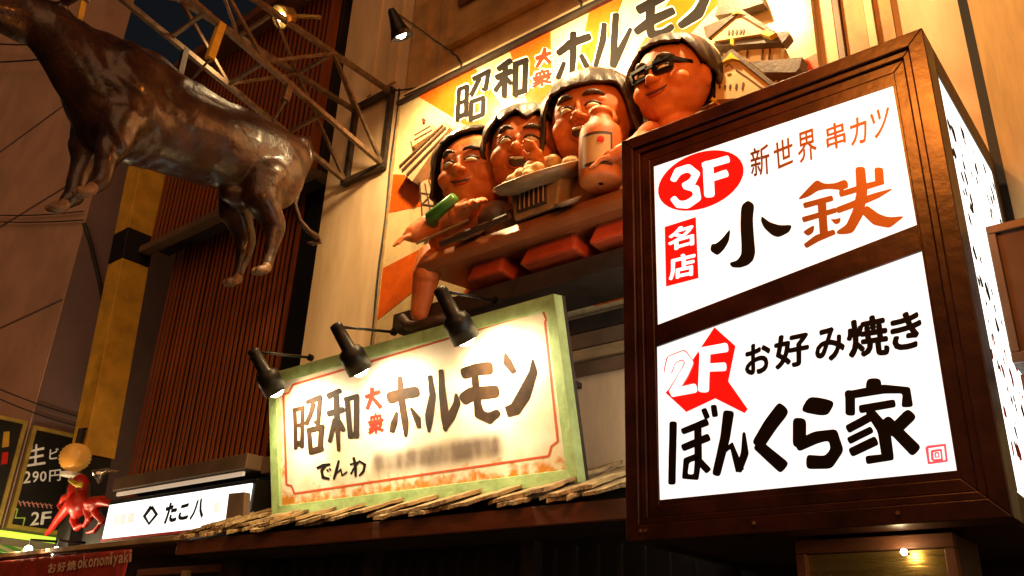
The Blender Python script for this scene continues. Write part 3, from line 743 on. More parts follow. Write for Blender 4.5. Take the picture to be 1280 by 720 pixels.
# letters
PA, PB, PC = Pen(330, 430, 5.144), Pen(480, 420, 5.143), Pen(330, 540, 6)
sho2 = [(26, 196, 420, 204, 676), (26, 248, 404, 244, 668), (28, 183, 428, 258, 408), (26, 198, 526, 250, 518), (36, 198, 646, 252, 632),
        [(272, 376, 30), (368, 342, 40)], [(318, 380, 30), (300, 450, 30), (268, 520, 26)], [(360, 340, 28), (345, 520, 26)], (20, 345, 520, 322, 498),
        (32, 274, 558, 382, 530), (28, 287, 552, 300, 704), (32, 366, 532, 360, 684), (36, 292, 692, 376, 666)]
wa2 = [[(492, 298, 34), (408, 340, 44)], (40, 408, 450, 512, 420), [(462, 330, 36), (470, 500, 36), (480, 690, 20)], [(455, 480, 30), (420, 632, 26)], [(478, 490, 26), (512, 558, 30)],
       (34, 532, 350, 556, 606), (32, 516, 358, 608, 334), (38, 595, 334, 594, 602), (38, 545, 594, 610, 576)]
tai2 = [(30, 653, 342, 746, 305), [(694, 280, 28), (692, 335, 30), (664, 420, 24)], [(698, 345, 22), (752, 410, 30)]]
shu2 = [];
_old2 = [(13, 706, 438, 712, 460), (14, 675, 474, 765, 452), (12, 684, 472, 684, 505), (12, 757, 458, 755, 490), (12, 684, 506, 757, 486), (14, 672, 535, 768, 508), (16, 722, 495, 722, 580), (13, 708, 530, 670, 580), (14, 735, 522, 770, 572), (12, 690, 548, 752, 525)]
ho2 = [[(25, 402, 84), (120, 372, 76), (222, 358, 80)], [(102, 262, 30), (112, 400, 46), (135, 560, 44), (140, 648, 18)], [(82, 488, 16), (62, 560, 46), (48, 618, 30)], [(172, 462, 14), (212, 530, 44), (225, 590, 24)]]
ru2 = [[(292, 255, 26), (312, 380, 40), (290, 500, 56), (290, 560, 44), (288, 620, 14)], [(365, 218, 30), (372, 360, 44), (392, 520, 56), (396, 612, 20)], [(388, 600, 30), (430, 520, 58), (468, 430, 48), (462, 370, 16)]]
mo2 = [[(500, 245, 72), (600, 212, 76), (690, 206, 84)], [(582, 250, 46), (600, 440, 50)], [(500, 412, 78), (560, 370, 86), (735, 355, 84)], [(600, 430, 46), (612, 500, 70), (680, 530, 78), (738, 485, 44)]]
n2 = [[(775, 105, 8), (795, 170, 58), (835, 235, 32)]]
n3 = [[(955, 152, 10), (958, 230, 52), (900, 380, 84), (840, 470, 84), (790, 485, 70)]]
for st, pen, m_ in ((sho2, PA, inkbrown), (wa2, PA, inkbrown), (tai2, PA, redp), (ho2, PB, inkbrown), (ru2, PB, inkbrown), (mo2, PB, inkbrown), (n2+n3, PB, inkbrown)):
    paint('painted_character', pen.strokes(st), gp, m_, gsn, .002, .002, .0003)
glyph('衆', Q(PA, 668, 452, 768, 432, 772, 568, 668, 586), gp, redp, gsn, .035, .004)
de = [[(395, 272, 18), (440, 250, 24), (495, 242, 18)], [(462, 250, 18), (430, 290, 22), (440, 340, 24), (490, 352, 18)], (14, 470, 280, 482, 296), (14, 488, 272, 500, 288)]
nn = [[(560, 212, 14), (545, 280, 22), (522, 355, 16)], [(535, 315, 12), (575, 280, 20), (585, 325, 20), (622, 298, 12)]]
wq = [[(672, 190, 18), (685, 260, 22), (686, 335, 16)], [(645, 245, 16), (702, 225, 20), (650, 315, 14)], [(660, 290, 12), (715, 218, 18), (755, 245, 22), (745, 295, 20), (712, 328, 10)]]
for st in (de, nn, wq): paint('painted_character', PC.strokes(st), gp, inkm, gsn, .002, .002, .0003)
# red pinstripe with notched corners
PB2 = Pen(0, 0, 1)
redline = mat('red pinstripe', (.50, .045, .012), .5, .4, 10, .0, col2=(.55, .13, .04))
pin = [[(366, 481), (690-12, 391-3)], [(678, 388), (683, 400), (681, 402)], [(681, 402), (697, 552)], [(697, 552), (689, 558), (686, 570)], [(686, 570), (368, 617)], [(368, 617), (364, 607), (358, 606)], [(358, 606), (354, 493)], [(354, 493), (361, 491), (366, 481)]]
for pl in pin: paint('pinstripe', [stroke_poly([(x, y, 2.7) for x, y in pl])], gp, redline, gsn, .001, .001)
# worn, unreadable painted number
smudge = bpy.data.materials.new('worn smudged paint'); smudge.use_nodes = True
def smudge_nodes():
    t = smudge.node_tree; b = t.nodes['Principled BSDF']; tc = t.nodes.new('ShaderNodeTexCoord')
    sep = t.nodes.new('ShaderNodeSeparateXYZ'); t.links.new(tc.outputs['Generated'], sep.inputs[0])
    mp_ = t.nodes.new('ShaderNodeMapping'); mp_.inputs['Scale'].default_value = (5.5, 1, 1.6); t.links.new(tc.outputs['Object'], mp_.inputs[0])
    nz = t.nodes.new('ShaderNodeTexNoise'); nz.inputs['Scale'].default_value = 1.6; nz.inputs['Detail'].default_value = 1; t.links.new(mp_.outputs[0], nz.inputs[0])
    def fade(out, e):
        s = t.nodes.new('ShaderNodeMath'); s.operation = 'PINGPONG'; s.inputs[1].default_value = .5; t.links.new(out, s.inputs[0])
        r = t.nodes.new('ShaderNodeMapRange'); r.interpolation_type = 'SMOOTHSTEP'; r.inputs[2].default_value = e; t.links.new(s.outputs[0], r.inputs[0]); return r.outputs[0]
    m1 = t.nodes.new('ShaderNodeMath'); m1.operation = 'MULTIPLY'; t.links.new(fade(sep.outputs[0], .08), m1.inputs[0]); t.links.new(fade(sep.outputs[2], .42), m1.inputs[1])
    r = t.nodes.new('ShaderNodeMapRange'); r.inputs[1].default_value = .30; r.inputs[2].default_value = .65; r.inputs[3].default_value = .38; r.inputs[4].default_value = .78; t.links.new(nz.outputs[0], r.inputs[0])
    m2 = t.nodes.new('ShaderNodeMath'); m2.operation = 'MULTIPLY'; t.links.new(m1.outputs[0], m2.inputs[0]); t.links.new(r.outputs[0], m2.inputs[1])
    b.inputs['Base Color'].default_value = (.17, .11, .08, 1); b.inputs['Roughness'].default_value = .5
    t.links.new(m2.outputs[0], b.inputs['Alpha'])
smudge_nodes()
paint('worn_number', [[(460, 562), (632, 532), (634, 577), (462, 602)]], gp, smudge, gsn, .002, .0)
# its three lamps
gl = 'spotlights over the green framed sign'
for k, (bp_, ep, lab) in enumerate((((388, 447), (298, 433), 'black can spotlight over the end of the green sign beside the slats'), ((492, 415), (405, 402), 'black can spotlight over the middle of the green framed sign'), ((620, 376), (540, 358), 'black can spotlight over the lightbox end of the green framed sign'))):
    b = onY(*bp_, 5.06); e = onX(*ep, b.x-.02)
    lamp('sign_lamp', lab, b, (e.x, max(e.y, 4.42), e.z), (.06, .62, -.66), 'can', 120, 172, gl, (1, .82, .52), length=.44, size=.05, throw=(.15, .8, -.55))

# ================================================================== EAVE WITH SHINGLES
ev = thing('shingled_eave', 'little shingled eave with red brown fascia under the green sign', 'eave', (-5.5, 5.3, 2.6))
EX0, EX1 = -8.35, -2.3
yF, zF, yB, zB = 4.92, 2.70, 5.99, 3.12
MB().quad8([(EX0, yF+.06, zF-.05), (EX1, yF+.06, zF-.05), (EX1, yB, zB-.05), (EX0, yB, zB-.05), (EX0, yF+.06, zF-.02), (EX1, yF+.06, zF-.02), (EX1, yB, zB-.02), (EX0, yB, zB-.02)]).build('roof_deck', ledgewood, ev)
box('fascia_board', redwood, ev, EX0-.03, EX1, yF, yF+.055, zF-.165, zF-.03, .006)
box('soffit', ledgewood, ev, EX0, EX1, yF+.06, 5.49, zF-.17, zF-.145)
slope = math.atan2(zB-zF, yB-yF)
def plank(x, w_, l0, l1, tilt, lift, seed):
    rnd = random.Random(seed); nx, ny = 5, 12; mb = MB(); top = []; bot = []
    for i in range(nx+1):
        rt, rbm = [], []
        jag = rnd.uniform(-.05, .03)
        for j in range(ny+1):
            u = i/nx; v = j/ny; l = l0+(l1-l0)*v + (jag*(1-v) if j == 0 else 0)
            h = lift + tilt*u*w_ + rnd.uniform(-.006, .006)
            yy = yF-.03+l*math.cos(slope)-math.sin(slope)*h; zz = zF+l*math.sin(slope)+math.cos(slope)*h
            xx = x+u*w_ + (rnd.uniform(-.012, .012) if i in (0, nx) else 0)
            rt.append(Vector((xx, yy, zz+.010+rnd.uniform(0, .006)))); rbm.append(Vector((xx, yy, zz-.010-rnd.uniform(0, .010))))
        top.append(rt); bot.append(rbm)
    idx = {}
    for nm, gr in (('t', top), ('b', bot)):
        for i in range(nx+1):
            for j in range(ny+1): idx[nm, i, j] = len(mb.v); mb.v.append(gr[i][j])
    for i in range(nx):
        for j in range(ny):
            mb.f.append((idx['t', i, j], idx['t', i+1, j], idx['t', i+1, j+1], idx['t', i, j+1])); mb.f.append((idx['b', i, j], idx['b', i, j+1], idx['b', i+1, j+1], idx['b', i+1, j]))
    for i in range(nx):
        for j in (0, ny): mb.f.append((idx['t', i, j], idx['b', i, j], idx['b', i+1, j], idx['t', i+1, j]))
    for j in range(ny):
        for i in (0, nx): mb.f.append((idx['t', i, j], idx['t', i, j+1], idx['b', i, j+1], idx['b', i, j]))
    mb.build('shingle', shingle, ev)
k = 0; x = EX0-.05
while x < EX1-.1:
    w_ = random.uniform(.42, .56); plank(x, w_, random.uniform(-.05, .05), 1.1, .10, .016, k); k += 1
    if random.random() < .7: plank(x+random.uniform(.05, .15), random.uniform(.2, .32), random.uniform(-.05, .0), random.uniform(.3, .5), .05, .0, k+100)
    x += w_-.05
for xx in (-8.05, -7.85, -7.6, -7.0):
    plank(xx, .12, random.uniform(.05, .2), random.uniform(.45, .8), .1, .06, int(-xx*100))

# ================================================================== SMALL LIT SIGN
ss = thing('small_lit_sign', 'small white backlit sign with slanted black characters under a brown fascia', 'sign', (-9.8, 5.6, 2.9))
sp = Plane((0, 5.6, 0), (0, -1, 0))
c4 = [onY(135, 632, 5.6), onY(317, 603, 5.6), onY(307, 648, 5.6), onY(128, 674, 5.6)]
x0, x1, z0, z1 = -11.33, -8.27, 2.94, 3.365
box('case', blackmetal, ss, x0-.05, x1+.05, 5.62, 5.88, z0-.05, z1+.05, .006)
box('red_edge', redp, ss, x0-.045, x1-.06, 5.605, 5.618, z0-.035, z0-.004)
MB().quad8([(x0, 5.60, z0), (x1, 5.60, z0), (x1, 5.63, z0), (x0, 5.63, z0), (x0, 5.60, z1), (x1, 5.60, z1), (x1, 5.63, z1), (x0, 5.63, z1)]).build('lit_face', glow('small sign face', (1, .98, .92), 1.6), ss)
box('light_strip', glow('pale strip', (1, .82, .58), .38), ss, -11.15, -8.42, 5.57, 5.60, 3.46, 3.505)
PS = Pen(110, 550, 4.236)
paint('diamond', PS.strokes([(18, 335, 352, 362, 394, 322, 444, 298, 404, 335, 352)]), sp, inkm, ss, .003, .002)
glyph('た', Q(PS, 415, 335, 478, 322, 466, 432, 398, 448), sp, inkm, ss, .05)
glyph('こ', Q(PS, 490, 345, 540, 330, 528, 420, 472, 428), sp, inkm, ss, .055)
glyph('八', Q(PS, 560, 322, 626, 300, 608, 412, 534, 426), sp, inkm, ss, .05)
faint = mat('faint ink', (.62, .60, .52), .5, .2, 9, 0)
faintm = glow('faded print', (1, .93, .80), .85)
for q in ((140, 400, 165, 395, 162, 450, 136, 455), (172, 395, 205, 388, 200, 445, 168, 450), (212, 388, 250, 380, 246, 436, 208, 442), (665, 335, 700, 325, 698, 380, 662, 388)):
    paint('faded_mark', [[(a+b*0, c_) for a, c_, b in ((p[0], p[1], 0) for p in Q(PS, *q))]], sp, faintm, ss, .002, .001)
post = thing('brown_post', 'short dark brown post standing before the small lit sign', 'post', (-8.3, 5.35, 2.7))
pa, pb, pc, pd = onY(286, 617, 5.3), onY(305, 615, 5.3), onY(303, 655, 5.3), onY(281, 657, 5.3)
MB().quad8([pd, pc, pc+Vector((0, .08, 0)), pd+Vector((0, .08, 0)), pa, pb, pb+Vector((0, .08, 0)), pa+Vector((0, .08, 0))]).build('shaft', fasciam, post)
MB().box(pd.x, pc.x, 5.31, 5.37, .12, min(pd.z, pc.z)-.002).build('lower_shaft', ledgewood, post)

# ================================================================== LEDGE, RED BANNER AT LOWER LEFT
lw = thing('wooden_ledge', 'pale wooden ledge over the red banner', 'ledge', (-11, 5.3, 2.75))
box('plank', palewood, lw, -14.3, -8.45, 5.2, 5.3, 2.74, 2.80, .006)
box('plank', redwood, lw, -14.3, -8.6, 5.31, 5.89, 2.72, 2.78, .006)
box('beam', redwood, lw, -9.6, -8.1, 5.22, 5.30, 2.40, 2.47)
box('stub', palewood, lw, -8.62, -8.5, 5.17, 5.21, 2.30, 2.42)
rbn = thing('red_banner', 'red cloth banner with pale lettering hanging below the ledge', 'banner', (-11.5, 5.15, 2.4))
NB = 60; mb = MB()
for i in range(NB+1):
    x = -14.2+(4.48)*i/NB
    for j in range(9):
        v = j/8; mb.v.append(Vector((x+.04*v, 5.14+.012*math.sin(x*9)*(1-v)+.006*math.sin(x*23), 2.30+.38*v)))
for i in range(NB):
    for j in range(8): a = i*9+j; mb.f.append((a, a+9, a+10, a+1))
bn = mb.build('cloth', redbanner, rbn, True); so = bn.modifiers.new('t', 'SOLIDIFY'); so.thickness = .004
bp_ = Plane((0, 5.12, 0), (0, -1, 0)); bannerink = mat('banner lettering', (.72, .50, .36), .7, .3, 9, 0)
PR = Pen(0, 500, 3.27)
x = 198
for ch, w_ in (('お', 34), ('好', 36), ('焼', 38)):
    glyph(ch, Q(PR, x, 668-(x-198)*.13, x+w_, 664-(x-198)*.13, x+w_-4, 705-(x-198)*.13, x-3, 709-(x-198)*.13), bp_, bannerink, rbn, .03, name='lettering'); x += w_+4
for ch in 'okonomiyaki':
    w_ = 10 if ch == 'i' else 19
    yo = -(x-198)*.13; top = 655 if ch in 'ki' else 670; bot = 706 if ch != 'y' else 716
    glyph(ch, Q(PR, x+2, top+yo, x+w_+2, top-2+yo, x+w_-2, bot-2+yo, x-2, bot+yo), bp_, bannerink, rbn, .02, name='lettering'); x += w_+3

# ================================================================== MENU BOARDS
def menu_board(label, y0, y1, z0, z1, x=-14.40):
    t = thing('menu_board', label, 'sign', (x, (y0+y1)/2, z0), 'black menu boards on the plaster corner')
    box('panel', boardblk, t, x-.05, x, y0, y1, z0, z1)
    fr = mat('yellow brown frame', (.42, .30, .06), .5, .3, 5, .1)
    for a in ((y0-.06, y0-.002, z0-.06, z1+.06), (y1+.002, y1+.06, z0-.06, z1+.06), (y0, y1, z1+.002, z1+.06), (y0, y1, z0-.06, z0-.002)):
        MB().box(x-.055, x+.03, *a).build('frame', fr, t)
    return t
m1 = menu_board('black menu board with chalk price and green arrow steps', 5.68, 6.78, 3.33, 4.78)
m2 = menu_board('black menu board projecting past the plaster corner', 4.55, 5.46, 3.2, 4.82)
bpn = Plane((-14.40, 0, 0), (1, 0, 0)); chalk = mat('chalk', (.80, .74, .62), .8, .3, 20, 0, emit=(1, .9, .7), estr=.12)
chalkr = mat('red chalk', (.70, .30, .26), .8, .3, 20, 0); chalkg = mat('green chalk', (.40, .62, .12), .8, .3, 20, 0)
PM = Pen(0, 500, 3.27)
for ch, q in (('生', (112, 190, 185, 172, 186, 262, 102, 274)), ('ビ', (204, 198, 240, 196, 238, 240, 200, 244)), ('ー', (246, 212, 300, 208, 300, 220, 246, 224)), ('ル', (304, 190, 345, 188, 345, 232, 302, 236)),
              ('2', (98, 292, 128, 290, 124, 338, 94, 342)), ('9', (134, 292, 160, 290, 156, 336, 130, 338)), ('0', (164, 292, 192, 290, 188, 332, 162, 334)), ('円', (202, 288, 250, 282, 248, 330, 200, 334)),
              ('2', (130, 458, 165, 456, 158, 510, 122, 514)), ('F', (172, 458, 212, 454, 206, 464 + 44, 164, 510))):
    glyph(ch, Q(PM, *q), bpn, chalk, m1, .015)
for k in range(9):
    x = 58+k*18; paint('chalk_mark', PM.strokes([(5, x, 408+k*2, x+10, 432+k*1.5), (4, x+2, 424+k, x+14, 414+k*2)]), bpn, chalkr, m1, .003, .001)
paint('step_arrow', PM.strokes([(9, 44, 446, 72, 446, 62, 482, 102, 482, 92, 522, 128, 524)]), bpn, chalkg, m1, .003, .001)
for q in ((15, 130, 40, 128, 36, 190, 8, 195), (10, 215, 34, 212, 30, 260, 4, 264)):
    paint('poster_patch', PM.polys([[(q[0], q[1]), (q[2], q[3]), (q[4], q[5]), (q[6], q[7])]]), Plane((-14.40, 0, 0), (1, 0, 0)), [yellow, redp][q[1] > 200], m2, .004, .001)
# neon tube and bulbs beneath the board
ne = thing('neon_tube', 'yellow green neon tube running beneath the menu boards', 'light', (-14.3, 5.9, 3.2))
MB().tube([(-14.3, 4.6, 3.17), (-14.3, 6.9, 3.17)], .045, 10).build('tube', glow('green neon', (.55, .85, .06), 1.3), ne, True)
for y in (4.7, 5.7, 6.8): MB().tube([(-14.3, y, 3.17), (-14.46, y, 3.17)], .02, 8).build('holder', blackmetal, ne)
ga = thing('green_awning', 'green striped awning glowing under the neon tube', 'awning', (-14, 5.5, 2.9))
grn = mat('green awning', (.08, .40, .06), .6, .3, 8, .1)
for k in range(14):
    y = 4.6+k*.17
    MB().quad8([(-14.45, y, 3.02), (-14.45, y+.165, 3.02), (-13.6, y+.165, 2.84), (-13.6, y, 2.84), (-14.45, y, 3.03), (-14.45, y+.165, 3.03), (-13.6, y+.165, 2.85), (-13.6, y, 2.85)]).build('stripe', [grn, whitep][k % 2], ga)
for px_, lb_ in (((35, 688), 'bare white bulb above the red banner near the awning edge'), ((70, 690), 'bare white bulb above the red banner beside the red figure')):
    p = onY(*px_, 5.35)
    t = thing('bare_bulb', lb_, 'lamp', p, 'bare bulbs above the banner')
    b = bmesh.new(); ball(b, p, (.055, .055, .07), sub=2); me = bpy.data.meshes.new('bulb'); b.to_mesh(me); b.free(); me.materials.append(bulbm)
    o = bpy.data.objects.new('bulb', me); COL.objects.link(o); par(o, t)
    MB().tube([p+Vector((0, 0, .05)), p+Vector((0, 0, .14)), p+Vector((0, .35, .16))], .018, 8).build('socket', blackmetal, t)
    ld = bpy.data.lights.new('glow', 'POINT'); ld.energy = 45; ld.color = (1, .75, .42); ld.shadow_soft_size = .06
    lo = bpy.data.objects.new('glow', ld); COL.objects.link(lo); lo.location = p+Vector((0, -.12, .02)); par(lo, t)

# ================================================================== RED TENTACLED FIGURE AND YELLOW LANTERN
rf = thing('red_octopus_figure', 'glossy red sculpture with curling limbs before the menu board', 'sculpture', (-12.2, 5.6, 3.2))
bm = bmesh.new(); YR = 5.65
def q(x, y, d=0): return onY(x, y, YR+d)
ball(bm, q(98, 612), (.14, .14, .22)); ball(bm, q(99, 630), (.18, .16, .17)); ball(bm, q(118, 630), (.16, .14, .08))
limb(bm, [q(90, 628), q(80, 640), q(72, 650), q(62, 664), q(57, 668)], [.09, .07, .055, .04, .025])
limb(bm, [q(92, 620), q(80, 622), q(74, 632), q(78, 640)], [.06, .05, .04, .025])
limb(bm, [q(100, 636), q(92, 650), q(96, 660), q(104, 656)], [.08, .06, .05, .03])
limb(bm, [q(110, 636), q(112, 648), q(106, 658)], [.075, .055, .035])
limb(bm, [q(115, 628), q(128, 626), q(138, 630)], [.08, .07, .04])
limb(bm, [q(118, 640), q(128, 652), q(118, 664), q(108, 666)], [.05, .045, .035, .02])
skin('body', bm, .02, redtoy, rf, 2)
MB().tube([q(112, 622), q(112, 606)], [.03, .03], 8).build('stay', steeldk, rf)
MB().tube([q(88, 600, -.1), q(96, 606, -.14), q(102, 606, -.14)], .035, 8).build('headband', mat('yellow cord', (.7, .5, .05), .5, .2, 5, 0), rf, True)
yl = thing('yellow_lantern', 'round yellow paper lantern above the red sculpture', 'lantern', q(92, 575))
lc = q(94, 572)
prof = []
for k in range(25):
    a = math.pi*k/24; prof.append((-.20*math.cos(a)+0, .19*math.sin(a)*(1+.05*math.cos(k*math.pi)) + .02))
MB().lathe(lc, (0, 0, 1), prof, 28).build('shade', glow('lantern paper', (1.0, .46, .07), .16, .5, 3.5), yl, True)
MB().tube([lc+Vector((0, 0, .19)), lc+Vector((0, 0, .42))], .05, 10).build('cap', blackmetal, yl)
MB().tube([lc+Vector((0, 0, .42)), lc+Vector((0, .45, .55))], .015, 6).build('hook', blackmetal, yl)
MB().lathe(lc+Vector((0, 0, -.22)), (0, 0, -1), [(0, .14), (.05, .14), (.06, .02)], 16).build('base_ring', whitep, yl)
# small clamp lamp beside the fascia
cl = thing('clamp_lamp', 'small unlit chrome clamp lamp at the fascia corner', 'lamp', onY(130, 590, 5.6))
p = onY(128, 592, 5.6); MB().lathe(p, (-.3, -.6, -.5), [(-.1, .03), (0, .07), (.1, .10), (.1, .09), (0, .05)], 16).build('shade', mat('chrome', (.6, .58, .5), .2, .1, 5, 0, metal=.9), cl, True)
MB().tube([p, onY(138, 588, 5.65), onY(150, 590, 5.75)], .02, 8).build('arm', steel, cl, True)

# ================================================================== THE BULL AND ITS TRUSS
bull = thing('bull_sculpture', 'life size brown bull sculpture hung from the steel truss', 'sculpture', (-7.35, 3.6, 5.2))
bm = bmesh.new(); BX = -7.35
def sec(Y, zc, rx, rz, dx=0): return (Y, zc, rx, rz, dx)
prof_ = [(4.98, 6.86, 6.62, .10), (4.93, 6.95, 6.44, .22), (4.82, 7.0, 6.30, .31), (4.55, 7.02, 6.12, .37), (4.2, 6.98, 6.03, .40), (3.8, 6.95, 5.98, .42), (3.4, 6.95, 5.88, .43), (3.05, 6.98, 5.78, .43), (2.78, 7.0, 5.78, .40), (2.58, 6.98, 5.93, .34), (2.42, 6.96, 6.12, .29), (2.25, 6.96, 6.30, .25), (2.08, 6.97, 6.46, .22), (1.95, 6.92, 6.55, .16)]
secs = [(Y, (a+b)/2, w, (a-b)/2) for Y, a, b, w in prof_]
mb = MB(); nn_ = 22
for (Y, zc, rx, rz) in secs:
    for j in range(nn_):
        a = 2*math.pi*j/nn_; mb.v.append(Vector((BX+rx*math.cos(a), Y, zc+rz*math.sin(a)*(1.0 if math.sin(a) > 0 else .95))))
for k in range(len(secs)-1):
    for j in range(nn_): a, b = k*nn_+j, k*nn_+(j+1) % nn_; mb.f.append((a, b, b+nn_, a+nn_))
mb.f.append(tuple(range(nn_))); mb.f.append(tuple(range((len(secs)-1)*nn_, len(secs)*nn_)))
vv = [bm.verts.new(v) for v in mb.v]
for f in mb.f: bm.faces.new([vv[i] for i in f])
V_ = Vector
# neck and head, muzzle stretched out over the street
limb(bm, [V_((BX-.02, 2.12, 6.80)), V_((BX-.05, 1.90, 6.78)), V_((BX-.06, 1.66, 6.70)), V_((BX-.07, 1.52, 6.67))], [.22, .20, .155, .145], 18)
limb(bm, [V_((BX-.04, 2.02, 6.66)), V_((BX-.05, 1.75, 6.60)), V_((BX-.06, 1.55, 6.58))], [.13, .11, .09], 12)
for sx in (-1, 1):
    limb(bm, [V_((BX+.18*sx, 2.12, 6.98)), V_((BX+.36*sx, 2.14, 7.00)), V_((BX+.46*sx, 2.18, 6.95))], [.05, .07, .03], 10)      # ears
    ball(bm, V_((BX-.05+.16*sx, 1.86, 6.90)), (.06, .08, .05))
    # foreleg: shoulder, elbow, knee, fetlock
    ball(bm, V_((BX+.29*sx, 2.86, 6.38)), (.17, .30, .46), Matrix.Rotation(R_(10), 4, 'X'))
    limb(bm, [V_((BX+.27*sx, 2.82, 6.08)), V_((BX+.26*sx, 2.82, 5.82)), V_((BX+.25*sx, 2.80, 5.62)), V_((BX+.25*sx, 2.80, 5.42)), V_((BX+.25*sx, 2.74, 5.31))], [.20, .155, .108, .078, .072], 14)
    ball(bm, V_((BX+.25*sx, 2.79, 5.60)), (.085, .095, .10))
    # hind leg: thigh, stifle, hock, fetlock
    ball(bm, V_((BX+.22*sx, 4.52, 6.38)), (.17, .36, .46), Matrix.Rotation(R_(-14), 4, 'X'))
    limb(bm, [V_((BX+.22*sx, 4.42, 6.22)), V_((BX+.24*sx, 4.40, 5.98)), V_((BX+.25*sx, 4.60, 5.72)), V_((BX+.25*sx, 4.60, 5.48)), V_((BX+.25*sx, 4.57, 5.27))], [.25, .185, .112, .078, .070], 14)
    ball(bm, V_((BX+.25*sx, 4.64, 5.74)), (.06, .075, .10))
    ball(bm, V_((BX+.18*sx, 4.78, 6.88)), (.10, .12, .10))   # hip
ball(bm, V_((BX, 3.0, 6.92)), (.22, .45, .11)); ball(bm, V_((BX, 4.25, 6.0)), (.14, .2, .10))
def folds(co):
    p = co*1.0
    a = noise.noise(Vector((p.x*3, p.y*3.2, p.z*3)))*.022 + noise.noise(Vector((p.x*9, p.y*9, p.z*9)))*.006
    w = max(0, 1-abs(p.y-2.75)/.7)
    a += w*.012*math.sin(p.y*22+p.z*12+5*noise.noise(p*2.5))
    return a
skin('body', bm, .028, bronze, bull, 5, folds)
for sx in (-1, 1):
    for yy, zz, f in ((2.66, 5.24, 1), (4.50, 5.20, 1)):
        for c in (-1, 1):
            b2 = bmesh.new(); ball(b2, V_((BX+.25*sx+.036*c, yy+.02, zz)), (.040, .095, .048), Matrix.Rotation(R_(20), 4, 'X'))
            ball(b2, V_((BX+.25*sx+.034*c, yy+.06, zz+.045)), (.038, .055, .055)); skin('hoof', b2, .010, hoofm, bull, 2)
    MB().tube([V_((BX+.16*sx, 2.06, 7.02)), V_((BX+.34*sx, 2.0, 7.16)), V_((BX+.40*sx, 1.88, 7.34))], [.06, .045, .012], 10).build('horn', hoofm, bull, True)
tl = [onX(380, 172, BX+.02), onX(388, 196, BX+.02), onX(374, 232, BX+.06), onX(368, 255, BX+.06), onX(374, 275, BX+.06), onX(386, 289, BX+.06), onX(396, 297, BX+.06)]
MB().tube(tl, [.07, .05, .035, .03, .03, .03, .045], 10).build('tail', bronze, bull, True)
MB().tube([tl[-1], onX(398, 301, BX), onX(390, 304, BX), onX(383, 303, BX)], [.04, .05, .035, .008], 8).build('tail_tuft', bronze, bull, True)

tr = thing('steel_truss', 'rusty steel cantilever truss bolted to the cream pilaster', 'truss', (-7.38, 5.9, 7.6))
xr, xl = -7.05, -7.72
def top(Y): return 8.18
def bot(Y): return 7.10+.215*(6-Y)
for x in (xr, xl):
    MB().bar((x, 5.92, 8.18), (x, .9, 8.18), .055).build('top_chord', steel, tr)
    MB().bar((x, 5.92, 7.12), (x, .95, 8.14), .055).build('bottom_chord', steel, tr)
    MB().bar((x, 5.90, 7.06), (x, 5.90, 8.24), .07).build('wall_post', steeldk, tr)
for z in (7.10, 8.20): MB().bar((xl-.05, 5.88, z), (xr+.05, 5.88, z), .07).build('wall_bar', steeldk, tr)
ys = [5.88, 4.95, 4.1, 3.35, 2.65, 2.0, 1.4]
for i in range(len(ys)-1):
    for x in (xr, xl):
        a, b = ys[i], ys[i+1]
        if i % 2 == 0: p, q_ = (x, a, bot(a)), (x, b, top(b))
        else: p, q_ = (x, a, top(a)), (x, b, bot(b))
        MB().bar(p, q_, .036).build('web_bar', steel, tr)
    MB().bar((xl, ys[i+1], top(0)), (xr, ys[i+1], top(0)), .04).build('cross_bar', steel, tr)
    MB().bar((xl, ys[i+1], bot(ys[i+1])), (xr, ys[i+1], bot(ys[i+1])), .04).build('cross_bar', steel, tr)
    MB().bar((xl, ys[i], top(0)), (xr, ys[i+1], top(0)), .03).build('brace', steel, tr)
h1p = onX(277, 30, xr); h2p = onX(363, 103, xr)
e1, e2 = onX(262, 74, xr), onX(356, 126, xr)
MB().bar(h1p, e1, .075).build('hanger', yellow, tr); MB().bar(h2p, e2, .07).build('hanger', steel, tr)
MB().tube([e1, V_((BX+.05, e1.y-.05, 6.9))], .014, 6).build('hanger_rod', steeldk, tr)
MB().tube([e2, V_((BX+.08, e2.y-.02, 6.85))], .02, 6).build('hanger_rod', steeldk, tr)
MB().bar((xl, h1p.y, bot(h1p.y)), (xl, h1p.y, 7.25), .06).build('hanger', steeldk, tr)
MB().bar((xl-.0, 2.4, 8.0), (xl, 2.45, 7.1), .05).build('hanger', yellow, tr)
MB().bar((xr, 2.3, 7.95), (BX+.1, 2.3, 7.15), .06).build('hanger', palewood, tr)
# flood lamp on the truss
fl = thing('flood_lamp', 'brass coloured flood lamp clamped on the truss above the bull', 'lamp', (-7.4, 3.9, 8.2))
fp = onY(358, 22, 4.45); fp = onX(358, 20, -7.1)
MB().lathe(fp, (-.15, -.75, -.62), [(-.12, .03), (-.08, .09), (.0, .11), (.10, .14), (.10, .13), (.0, .08), (-.02, 0)], 18).build('shade', brass, fl, True)
MB().bar(fp, (fp.x, fp.y+.05, 8.2), .03).build('stem', steel, fl); MB().bar(fp+V_((.02, .1, .06)), fp+V_((.3, .25, .0)), .035).build('bracket', brass, fl)
b = bmesh.new(); ball(b, fp+V_((-.015, -.06, -.05)), (.05,)*3, sub=2); me = bpy.data.meshes.new('bulb'); b.to_mesh(me); b.free(); me.materials.append(bulbm)
o = bpy.data.objects.new('bulb', me); COL.objects.link(o); par(o, fl)
ld = bpy.data.lights.new('spot', 'SPOT'); ld.energy = 90; ld.color = (1, .68, .34); ld.spot_size = R_(110); ld.spot_blend = .8; ld.shadow_soft_size = .08
